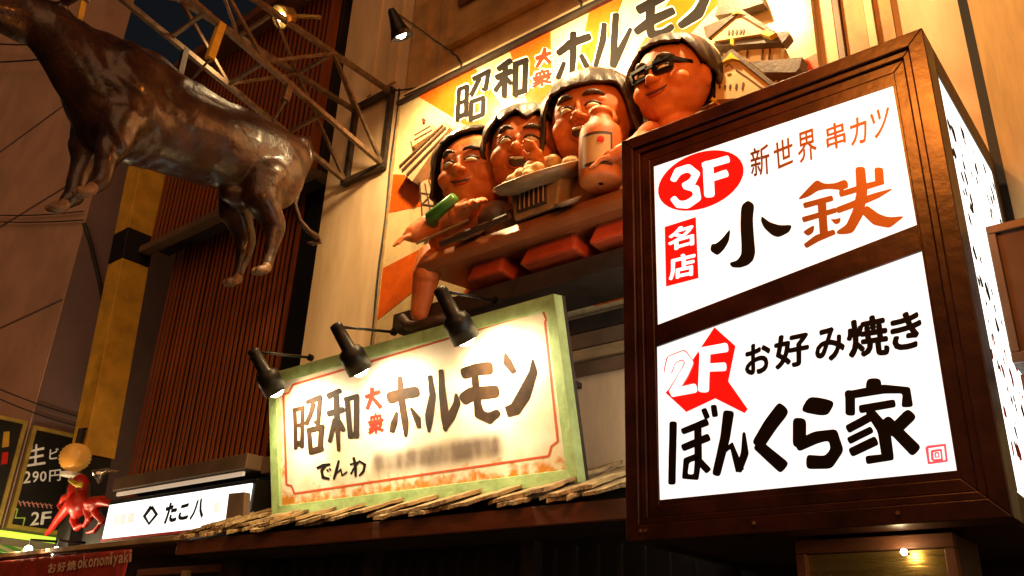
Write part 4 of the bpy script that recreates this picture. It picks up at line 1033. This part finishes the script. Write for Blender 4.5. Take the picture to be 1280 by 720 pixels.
lo = bpy.data.objects.new('spot', ld); COL.objects.link(lo); lo.location = fp+V_((-.03, -.14, -.12)); aim(lo, (-.12, -.55, -.75)); par(lo, fl)

# ================================================================== TALL LIGHTBOX
bxo = thing('tall_lightbox', 'tall wooden framed lightbox with two lit panels split by a slanted bar', 'sign', (-1.7, 5, 2.29))
LX0, LX1, LY0, LY1, LZ0, LZ1 = -2.66, -.735, 4.3, 5.88, 2.285, 4.90
lp = Plane((0, LY0, 0), (0, -1, 0))
box('core', ledgewood, bxo, LX0+.05, LX1-.05, LY0+.12, LY1, LZ0+.03, LZ1-.03)
def px_frame(outer, inner, name, m_, d0, d1):
    pO = [onY(*p, LY0) for p in outer]; pI = [onY(*p, LY0) for p in inner]
    for k in range(4):
        a, b, c, d = pO[k], pO[(k+1) % 4], pI[(k+1) % 4], pI[k]
        f = [Vector((v.x, LY0+d0, v.z)) for v in (a, b, c, d)]; bk = [Vector((v.x, LY0+d1, v.z)) for v in (a, b, c, d)]
        MB().quad8(f+bk).build(name, m_, bxo, bevel=.004)
outer = [(783, 180), (1155, 40), (1277, 645), (782, 678)]
oq = [V_((LX0, 0, LZ1)), V_((LX1, 0, LZ1)), V_((LX1, 0, LZ0)), V_((LX0, 0, LZ0))]
def fr(d_in, d_out, w0, w1, name='frame_rail'):
    a4 = [V_((LX0+w0, 0, LZ1-w0)), V_((LX1-w0, 0, LZ1-w0)), V_((LX1-w0, 0, LZ0+w0)), V_((LX0+w0, 0, LZ0+w0))]
    b4 = [V_((LX0+w1, 0, LZ1-w1)), V_((LX1-w1, 0, LZ1-w1)), V_((LX1-w1, 0, LZ0+w1)), V_((LX0+w1, 0, LZ0+w1))]
    for k in range(4):
        q4 = (a4[k], a4[(k+1) % 4], b4[(k+1) % 4], b4[k])
        MB().quad8([V_((v.x, LY0+d_in, v.z)) for v in q4]+[V_((v.x, LY0+d_out, v.z)) for v in q4]).build(name, darkwood, bxo, bevel=.005)
fr(-.045, .14, 0, .085); fr(-.02, .14, .088, .125); fr(.0, .14, .128, .19)
# lit panels: traced corners
up4 = [(817, 208), (1116, 107), (1146, 281), (822, 406)]; lo4 = [(821, 433), (1152, 313), (1196, 588), (824, 625)]
face1 = glow('upper panel light', (1, .985, .95), 1.04, .16, 1.3, (1, 1, .5)); face2 = glow('lower panel light', (1, .985, .95), 1.06, .16, 1.3, (1, 1, .5))
for q4, m_ in ((up4, face1), (lo4, face2)):
    MB().poly([onY(*p, LY0+.010) for p in q4], (0, -1, 0), .05).build('lit_panel', m_, bxo)
# dark surround between the inner frame and the panels
def strip(pts, m_=darkwood, name='panel_surround', d=.005):
    MB().poly([onY(*p, LY0+d) for p in pts], (0, -1, 0), .05).build(name, m_, bxo)
def w2p(x, z):
    v = V_((x, LY0, z))-EYE; return (640+FPX*v.dot(cr)/v.dot(fwd), 360-FPX*v.dot(cu)/v.dot(fwd))
i4 = [w2p(LX0+.188, LZ1-.188), w2p(LX1-.188, LZ1-.188), w2p(LX1-.188, LZ0+.188), w2p(LX0+.188, LZ0+.188)]
print('inner frame px', i4)
strip([i4[0], i4[1], up4[1], up4[0]]); strip([i4[1], i4[2], lo4[2], lo4[1], up4[2], up4[1]]); strip([i4[2], i4[3], lo4[3], lo4[2]]); strip([i4[3], i4[0], up4[0], up4[3], lo4[0], lo4[3]])
strip([up4[3], up4[2], lo4[1], lo4[0]], darkwood, 'slanted_bar', -.004)
fp_ = Plane((0, LY0+.010, 0), (0, -1, 0))
redglow = glow('red translucent print', (1, .008, .004), .85, .03)
whglow = glow('white translucent print', (1, .985, .95), 1.3, .03)
inkglow = bpy.data.materials.new('ink with painted glow'); inkglow.use_nodes = True  # orange glow toward the right is painted and emitted into the lettering
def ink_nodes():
    t = inkglow.node_tree; b = t.nodes['Principled BSDF']; tc = t.nodes.new('ShaderNodeTexCoord'); sep = t.nodes.new('ShaderNodeSeparateXYZ')
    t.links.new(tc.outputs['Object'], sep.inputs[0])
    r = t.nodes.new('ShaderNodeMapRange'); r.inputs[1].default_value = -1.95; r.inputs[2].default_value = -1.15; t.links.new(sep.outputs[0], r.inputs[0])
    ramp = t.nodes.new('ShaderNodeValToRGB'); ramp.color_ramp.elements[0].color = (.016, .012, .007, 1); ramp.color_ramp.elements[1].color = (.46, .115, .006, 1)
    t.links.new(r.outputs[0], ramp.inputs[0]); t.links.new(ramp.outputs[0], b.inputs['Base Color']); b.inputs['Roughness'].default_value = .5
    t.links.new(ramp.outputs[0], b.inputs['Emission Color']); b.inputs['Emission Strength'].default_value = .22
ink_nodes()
# 3F oval
el = []
for k in range(40):
    a = 2*math.pi*k/40; u, v = 56*math.cos(a), 34*math.sin(a); ca, sa = math.cos(R_(-22)), math.sin(R_(-22))
    el.append((876+u*ca-v*sa, 225.5+u*sa+v*ca))
paint('red_oval', [el], fp_, redglow, bxo, .003, .002)
P3 = Pen(780, 150, 7.11)
paint('painted_character', P3.strokes([[(436, 540, 56), (474, 458, 68), (575, 425, 76), (640, 480, 80), (600, 560, 70), (525, 590, 60)], [(540, 585, 60), (640, 610, 78), (650, 690, 80), (560, 752, 74), (480, 750, 66), (432, 690, 58)]]), fp_, whglow, bxo, .007, .001, .0003)
paint('painted_character', P3.strokes([(92, 742, 372, 758, 678), [(700, 410, 62), (930, 345, 62)], [(770, 520, 62), (916, 470, 62)]]), fp_, whglow, bxo, .007, .001, .0003)
# red plaque
PK6 = Pen(820, 240, 6)
paint('red_plaque', PK6.polys([[(65, 262), (298, 188), (318, 645), (75, 708)]]), fp_, redglow, bxo, .003, .002)
glyph('名', Q(PK6, 88, 285, 282, 228, 286, 395, 92, 450), fp_, whglow, bxo, .03, .007)
glyph('店', Q(PK6, 92, 490, 296, 440, 292, 625, 96, 665), fp_, whglow, bxo, .03, .007)
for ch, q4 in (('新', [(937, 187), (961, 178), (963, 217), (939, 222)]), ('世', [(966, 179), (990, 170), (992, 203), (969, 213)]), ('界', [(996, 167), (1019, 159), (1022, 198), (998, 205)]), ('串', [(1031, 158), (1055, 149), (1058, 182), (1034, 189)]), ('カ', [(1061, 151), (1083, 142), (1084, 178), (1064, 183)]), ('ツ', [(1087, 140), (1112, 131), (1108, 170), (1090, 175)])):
    glyph(ch, q4, fp_, inkglow, bxo, .014, .004)
paint('painted_character', PK6.polys([[(558, 270), (548, 365), (510, 430), (460, 478), (405, 440), (415, 390), (450, 388), (500, 345)],
    [(690, 60), (738, 92), (725, 200), (735, 350), (745, 450), (730, 510), (690, 548), (630, 568), (570, 565), (552, 540), (562, 525), (605, 515), (640, 470), (640, 380), (632, 250), (638, 100)],
    [(792, 178), (850, 225), (930, 250), (1022, 245), (1000, 300), (920, 340), (870, 325), (810, 270), (785, 215)]], True), fp_, inkm, bxo, .003, .002, .0003)
PT = Pen(980, 190, 6)
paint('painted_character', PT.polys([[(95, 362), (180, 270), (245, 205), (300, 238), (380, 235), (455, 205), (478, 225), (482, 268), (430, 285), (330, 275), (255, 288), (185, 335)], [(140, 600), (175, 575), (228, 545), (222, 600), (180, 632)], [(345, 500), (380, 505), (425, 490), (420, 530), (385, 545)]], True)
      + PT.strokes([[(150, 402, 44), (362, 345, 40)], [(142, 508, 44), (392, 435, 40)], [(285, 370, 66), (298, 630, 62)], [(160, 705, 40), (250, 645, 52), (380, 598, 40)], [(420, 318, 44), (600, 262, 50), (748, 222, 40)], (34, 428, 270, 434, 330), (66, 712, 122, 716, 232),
         [(398, 438, 46), (600, 362, 52), (700, 325, 48), (808, 278, 8)], [(572, 118, 72), (584, 300, 82), (560, 450, 84), (490, 580, 78), (400, 605, 26)], [(600, 430, 70), (690, 505, 92), (790, 530, 84), (892, 485, 10)]]), fp_, inkglow, bxo, .003, .002, .0003)
# lower panel
PE = Pen(810, 390, 5.54)
paint('red_emblem', PE.polys([[(460, 105), (605, 235), (555, 480), (690, 672), (668, 700), (465, 598), (265, 692), (120, 558), (150, 530), (300, 345)]]), fp_, redglow, bxo, .003, .002)
two = [[(140, 415, 50), (158, 330, 58), (245, 295, 60), (290, 350, 56), (250, 430, 56), (168, 565, 52)], [(160, 562, 52), (330, 525, 60)]]
pink = glow('pink outline print', (1, .10, .09), .8, .02)
paint('letter_outline', PE.strokes(two, 16), fp_, pink, bxo, .006, .001, .0002)
paint('painted_character', PE.strokes(two), fp_, whglow, bxo, .0085, .001, .0002)
paint('painted_character', PE.strokes([[(392, 270, 72), (384, 548, 76)], [(360, 275, 60), (548, 244, 66)], [(405, 385, 52), (535, 378, 56)]]), fp_, whglow, bxo, .0085, .001, .0002)
for ch, q4 in (('お', [(931, 433), (963, 423), (964, 466), (931, 470)]), ('好', [(966, 421), (1012, 411), (1011, 456), (969, 463)]), ('み', [(1018, 413), (1055, 405), (1057, 449), (1019, 454)]), ('焼', [(1055, 402), (1108, 390), (1113, 444), (1061, 448)]), ('き', [(1111, 396), (1151, 384), (1154, 433), (1115, 441)])):
    glyph(ch, q4, fp_, inkm, bxo, .036, .004)
PL, PH = Pen(820, 480, 4.5), Pen(980, 460, 4.5)
paint('painted_character', PL.strokes([(42, 96, 214, 88, 562), [(148, 268, 38), (290, 212, 44)], (32, 268, 140, 288, 192), (34, 324, 120, 332, 182), (42, 235, 230, 236, 440), [(148, 360, 40), (298, 298, 44)], [(238, 405, 36), (170, 430, 40), (162, 520, 42), (225, 525, 42), (238, 410, 38)], [(235, 425, 40), (295, 490, 40)]]), fp_, inkm, bxo, .003, .002, .0003)
paint('painted_character', PL.strokes([[(408, 155, 62), (388, 300, 56), (338, 512, 46)], [(362, 395, 26), (425, 345, 44), (470, 485, 50)], [(464, 492, 40), (500, 390, 46), (494, 272, 16)]]), fp_, inkm, bxo, .003, .002, .0003)
paint('painted_character', PL.strokes([[(722, 132, 80), (640, 230, 84), (572, 345, 70)], [(572, 340, 66), (718, 470, 74)]]), fp_, inkm, bxo, .003, .002, .0003)
paint('painted_character', PH.polys([[(140, 155), (290, 185), (250, 262), (205, 268), (90, 245)]], True)+PH.strokes([[(90, 288, 76), (88, 440, 76)], [(70, 440, 60), (180, 390, 72), (275, 375, 80), (296, 460, 76), (250, 530, 80), (130, 528, 88)]]), fp_, inkm, bxo, .003, .002, .0003)
paint('painted_character', PH.strokes([(86, 505, 66, 505, 140), (56, 374, 130, 374, 262), [(345, 155, 44), (560, 118, 50), (690, 125, 58), (692, 214, 66)], (44, 424, 232, 622, 198), (46, 355, 345, 490, 272), (42, 364, 410, 495, 345), (52, 375, 476, 518, 408), [(480, 240, 50), (560, 345, 74), (585, 505, 68)], [(612, 498, 40), (465, 518, 46)], [(715, 255, 78), (600, 370, 70)], [(570, 290, 68), (740, 468, 72)]]), fp_, inkm, bxo, .003, .002, .0003)
pinkred = glow('seal red print', (1, .10, .12), .9, .05)
paint('seal', PH.strokes([(17, 805, 445, 905, 432, 915, 522, 815, 535, 803, 445), (14, 832, 465, 835, 518), (14, 832, 468, 882, 460, 890, 515, 838, 520), (9, 850, 478, 868, 476, 872, 500, 852, 502, 850, 478)]), fp_, pinkred, bxo, .003, .001, .0002)
# side panel
sidef = glow('side panel light', (1, .94, .85), 2.0, .12, 2)
box('lit_panel', sidef, bxo, LX1-.03, LX1-.012, LY0+.16, LY1-.12, LZ0+.14, LZ1-.16)
for a in ((LY0+.142, LY1, LZ1-.16, LZ1), (LY0+.142, LY1, LZ0, LZ0+.14), (LY0+.142, LY0+.165, LZ0+.141, LZ1-.161), (LY1-.12, LY1, LZ0+.141, LZ1-.161)):
    box('side_rail', steeldk, bxo, LX1-.04, LX1-.001, *a, bevel=.004)
box('lit_panel', sidef, bxo, LX0+.012, LX0+.03, LY0+.16, LY1-.12, LZ0+.14, LZ1-.16)
for a in ((LY0+.142, LY1, LZ1-.16, LZ1), (LY0+.142, LY1, LZ0, LZ0+.14), (LY0+.142, LY0+.165, LZ0+.141, LZ1-.161), (LY1-.12, LY1, LZ0+.141, LZ1-.161)):
    box('side_rail', steeldk, bxo, LX0+.001, LX0+.04, *a, bevel=.004)
sidep = Plane((LX1-.011, 0, 0), (1, 0, 0)); mk = MB(); mr_ = MB()
for k in range(150):
    y = random.uniform(LY0+.2, LY1-.16); z = random.uniform(LZ0+.2, LZ1-.2); s_ = random.uniform(.016, .048)
    tgt = mr_ if (z < 3.3 and random.random() < .6) else mk
    n_ = random.randint(5, 7); a0 = random.random()*6
    tgt.poly([(LX1-.0095+k*1e-6, y+s_*math.cos(a0+6.283*j/n_)*random.uniform(.4, 1.3), z+s_*math.sin(a0+6.283*j/n_)*random.uniform(.5, 1.5)) for j in range(n_)])
mk.build('print_flecks', inkm, bxo)['kind'] = 'stuff'; mr_.build('red_print_flecks', redp, bxo)['kind'] = 'stuff'
# corner rivets on the lower rail
for x in (LX0+.10, LX0+.13, -1.9, -1.2): MB().tube([(x, LY0-.048, LZ0+.05), (x, LY0-.056, LZ0+.05)], .010, 8).build('rivet', steel, bxo)
for y in (4.5, 5.6): MB().bar((-1.6, y, LZ1-.1), (-1.6, 5.99, LZ1-.05), .05).build('bracket', steeldk, bxo) if y > 5 else None

# ================================================================== SMALL SMOKED BOX RIGHT OF THE LIGHTBOX
sbx = thing('smoked_sign_box', 'unlit dark framed box with smoked face beside the lightbox', 'sign', (-.2, 4.7, 3.08))
a0_, a1_, b0_, b1_ = -.675, .35, 3.06, 3.80
box('case', steeldk, sbx, a0_, a1_, 4.62, 5.2, b0_, b1_)
for q4 in ((a0_, a1_, b1_-.045, b1_), (a0_, a1_, b0_, b0_+.05), (a0_, a0_+.04, b0_+.052, b1_-.047), (a1_-.04, a1_, b0_+.052, b1_-.047)):
    box('frame', fasciam, sbx, q4[0], q4[1], 4.585, 4.618, q4[2], q4[3], .004)
box('smoked_face', glassbrown, sbx, a0_+.042, a1_-.042, 4.605, 4.618, b0_+.053, b1_-.048)
box('wall_arm', steeldk, sbx, -.2, -.1, 5.21, 5.88, 3.4, 3.5)
box('drip_tray', fasciam, sbx, a0_+.02, a1_, 4.6, 5.1, b0_-.14, b0_-.06)
box('tray_stay', steeldk, sbx, -.3, -.26, 4.8, 4.84, b0_-.06, b0_-.002)

# ================================================================== BRASS CABINET UNDER THE LIGHTBOX
br_ = thing('brass_cabinet', 'brass fronted cabinet with timber frame below the lightbox', 'cabinet', (-1.42, 4.6, .12))
c0, c1 = -1.80, -1.04
box('panel', brass, br_, c0+.05, c1-.05, 4.53, 4.55, .2, 2.205)
box('body', ledgewood, br_, c0, c1, 4.56, 4.95, .12, 2.27)
for q4 in ((c0, c1, 2.21, 2.275), (c0, c1, .12, .2), (c0, c0+.05, .202, 2.208), (c1-.05, c1, .202, 2.208)):
    box('frame', redwood, br_, q4[0], q4[1], 4.50, 4.558, q4[2], q4[3], .005)
bl = thing('glint_bulb', 'tiny bulb added for the glint on the brass cabinet', 'lamp', (-1.27, 4.5, 2.15))  # added bulb, stands in for a bulb's reflection in the brass
p = onY(1130, 690, 4.47)
b = bmesh.new(); ball(b, p, (.016,)*3, sub=2); me = bpy.data.meshes.new('bulb'); b.to_mesh(me); b.free(); me.materials.append(bulbm)
o = bpy.data.objects.new('bulb', me); COL.objects.link(o); par(o, bl)
MB().tube([p+V_((0, .012, 0)), p+V_((0, .055, 0))], .008, 8).build('socket', brass, bl)
ld = bpy.data.lights.new('glow', 'POINT'); ld.energy = 1.2; ld.color = (1, .7, .3); ld.shadow_soft_size = .02
lo = bpy.data.objects.new('glow', ld); COL.objects.link(lo); lo.location = p+V_((0, -.05, 0)); par(lo, bl)

# ================================================================== CABLES, CONDUIT
def wire(label, pts, r_=.012):
    o = MB().tube(pts, r_, 6).build('cable', cable, None, True); tag(o, label, 'cable', 'cables on the plaster building')
def sag(a, b, s_, n_=10): return [a.lerp(b, k/n_)-V_((0, 0, s_*4*(k/n_)*(1-k/n_))) for k in range(n_+1)]
wire('upper of two thin cables leading to the plaster corner', sag(onY(-60, 262, 5.5), onY(104, 264, 5.55), .12))
wire('lower of two thin cables leading to the plaster corner', sag(onY(-60, 272, 5.5), onY(104, 275, 5.55), .08))
wire('higher dark cable crossing behind the bull neck', sag(onY(-60, 48, 5.3), onY(130, 52, 5.3), .15), .02)
wire('dark cable crossing under the bull neck', sag(onY(-60, 76, 5.3), onY(140, 62, 5.3), .15), .02)
wire('slack cable above the menu boards', sag(onX(-20, 478, -14.42), onX(128, 528, -14.42), .05))
wire('second slack cable above the menu boards', sag(onX(-20, 490, -14.42), onX(128, 540, -14.42), .06))
cd = thing('conduit', 'dark conduit running down the mauve side wall to a black box', 'conduit', onX(105, 277, -14.42))
MB().tube([onX(105, 279, -14.42), onX(112, 300, -14.42), onX(124, 350, -14.42), onX(132, 395, -14.42)], .035, 8).build('pipe', cable, cd, True)
a_, b__ = onX(128, 395, -14.42), onX(138, 422, -14.42)
box('junction_box', blackmetal, cd, -14.455, -14.36, a_.y, b__.y, min(a_.z, b__.z), max(a_.z, b__.z))

def fcable(label, pts, r_=.011):
    o = MB().tube(pts, r_, 6).build('cable', cable, None, True); tag(o, label, 'cable', 'cables on the cream facade')
fcable('thin black cable clipped along the top edge of the relief board', [V_((-6.7+k*.35, 5.81, 7.935-.012*abs(math.sin(k*1.7)))) for k in range(15)])
fcable('black cable dropping down the cream pilaster beside the relief board', [V_((-6.93+.012*math.sin(k*1.3), 5.915, 8.2-k*.3)) for k in range(16)], .012)
fcable('slack cable joining the truss to the relief board lamp', sag(V_((-7.05, 5.86, 8.2)), V_((-5.79, 5.84, 7.97)), .10))
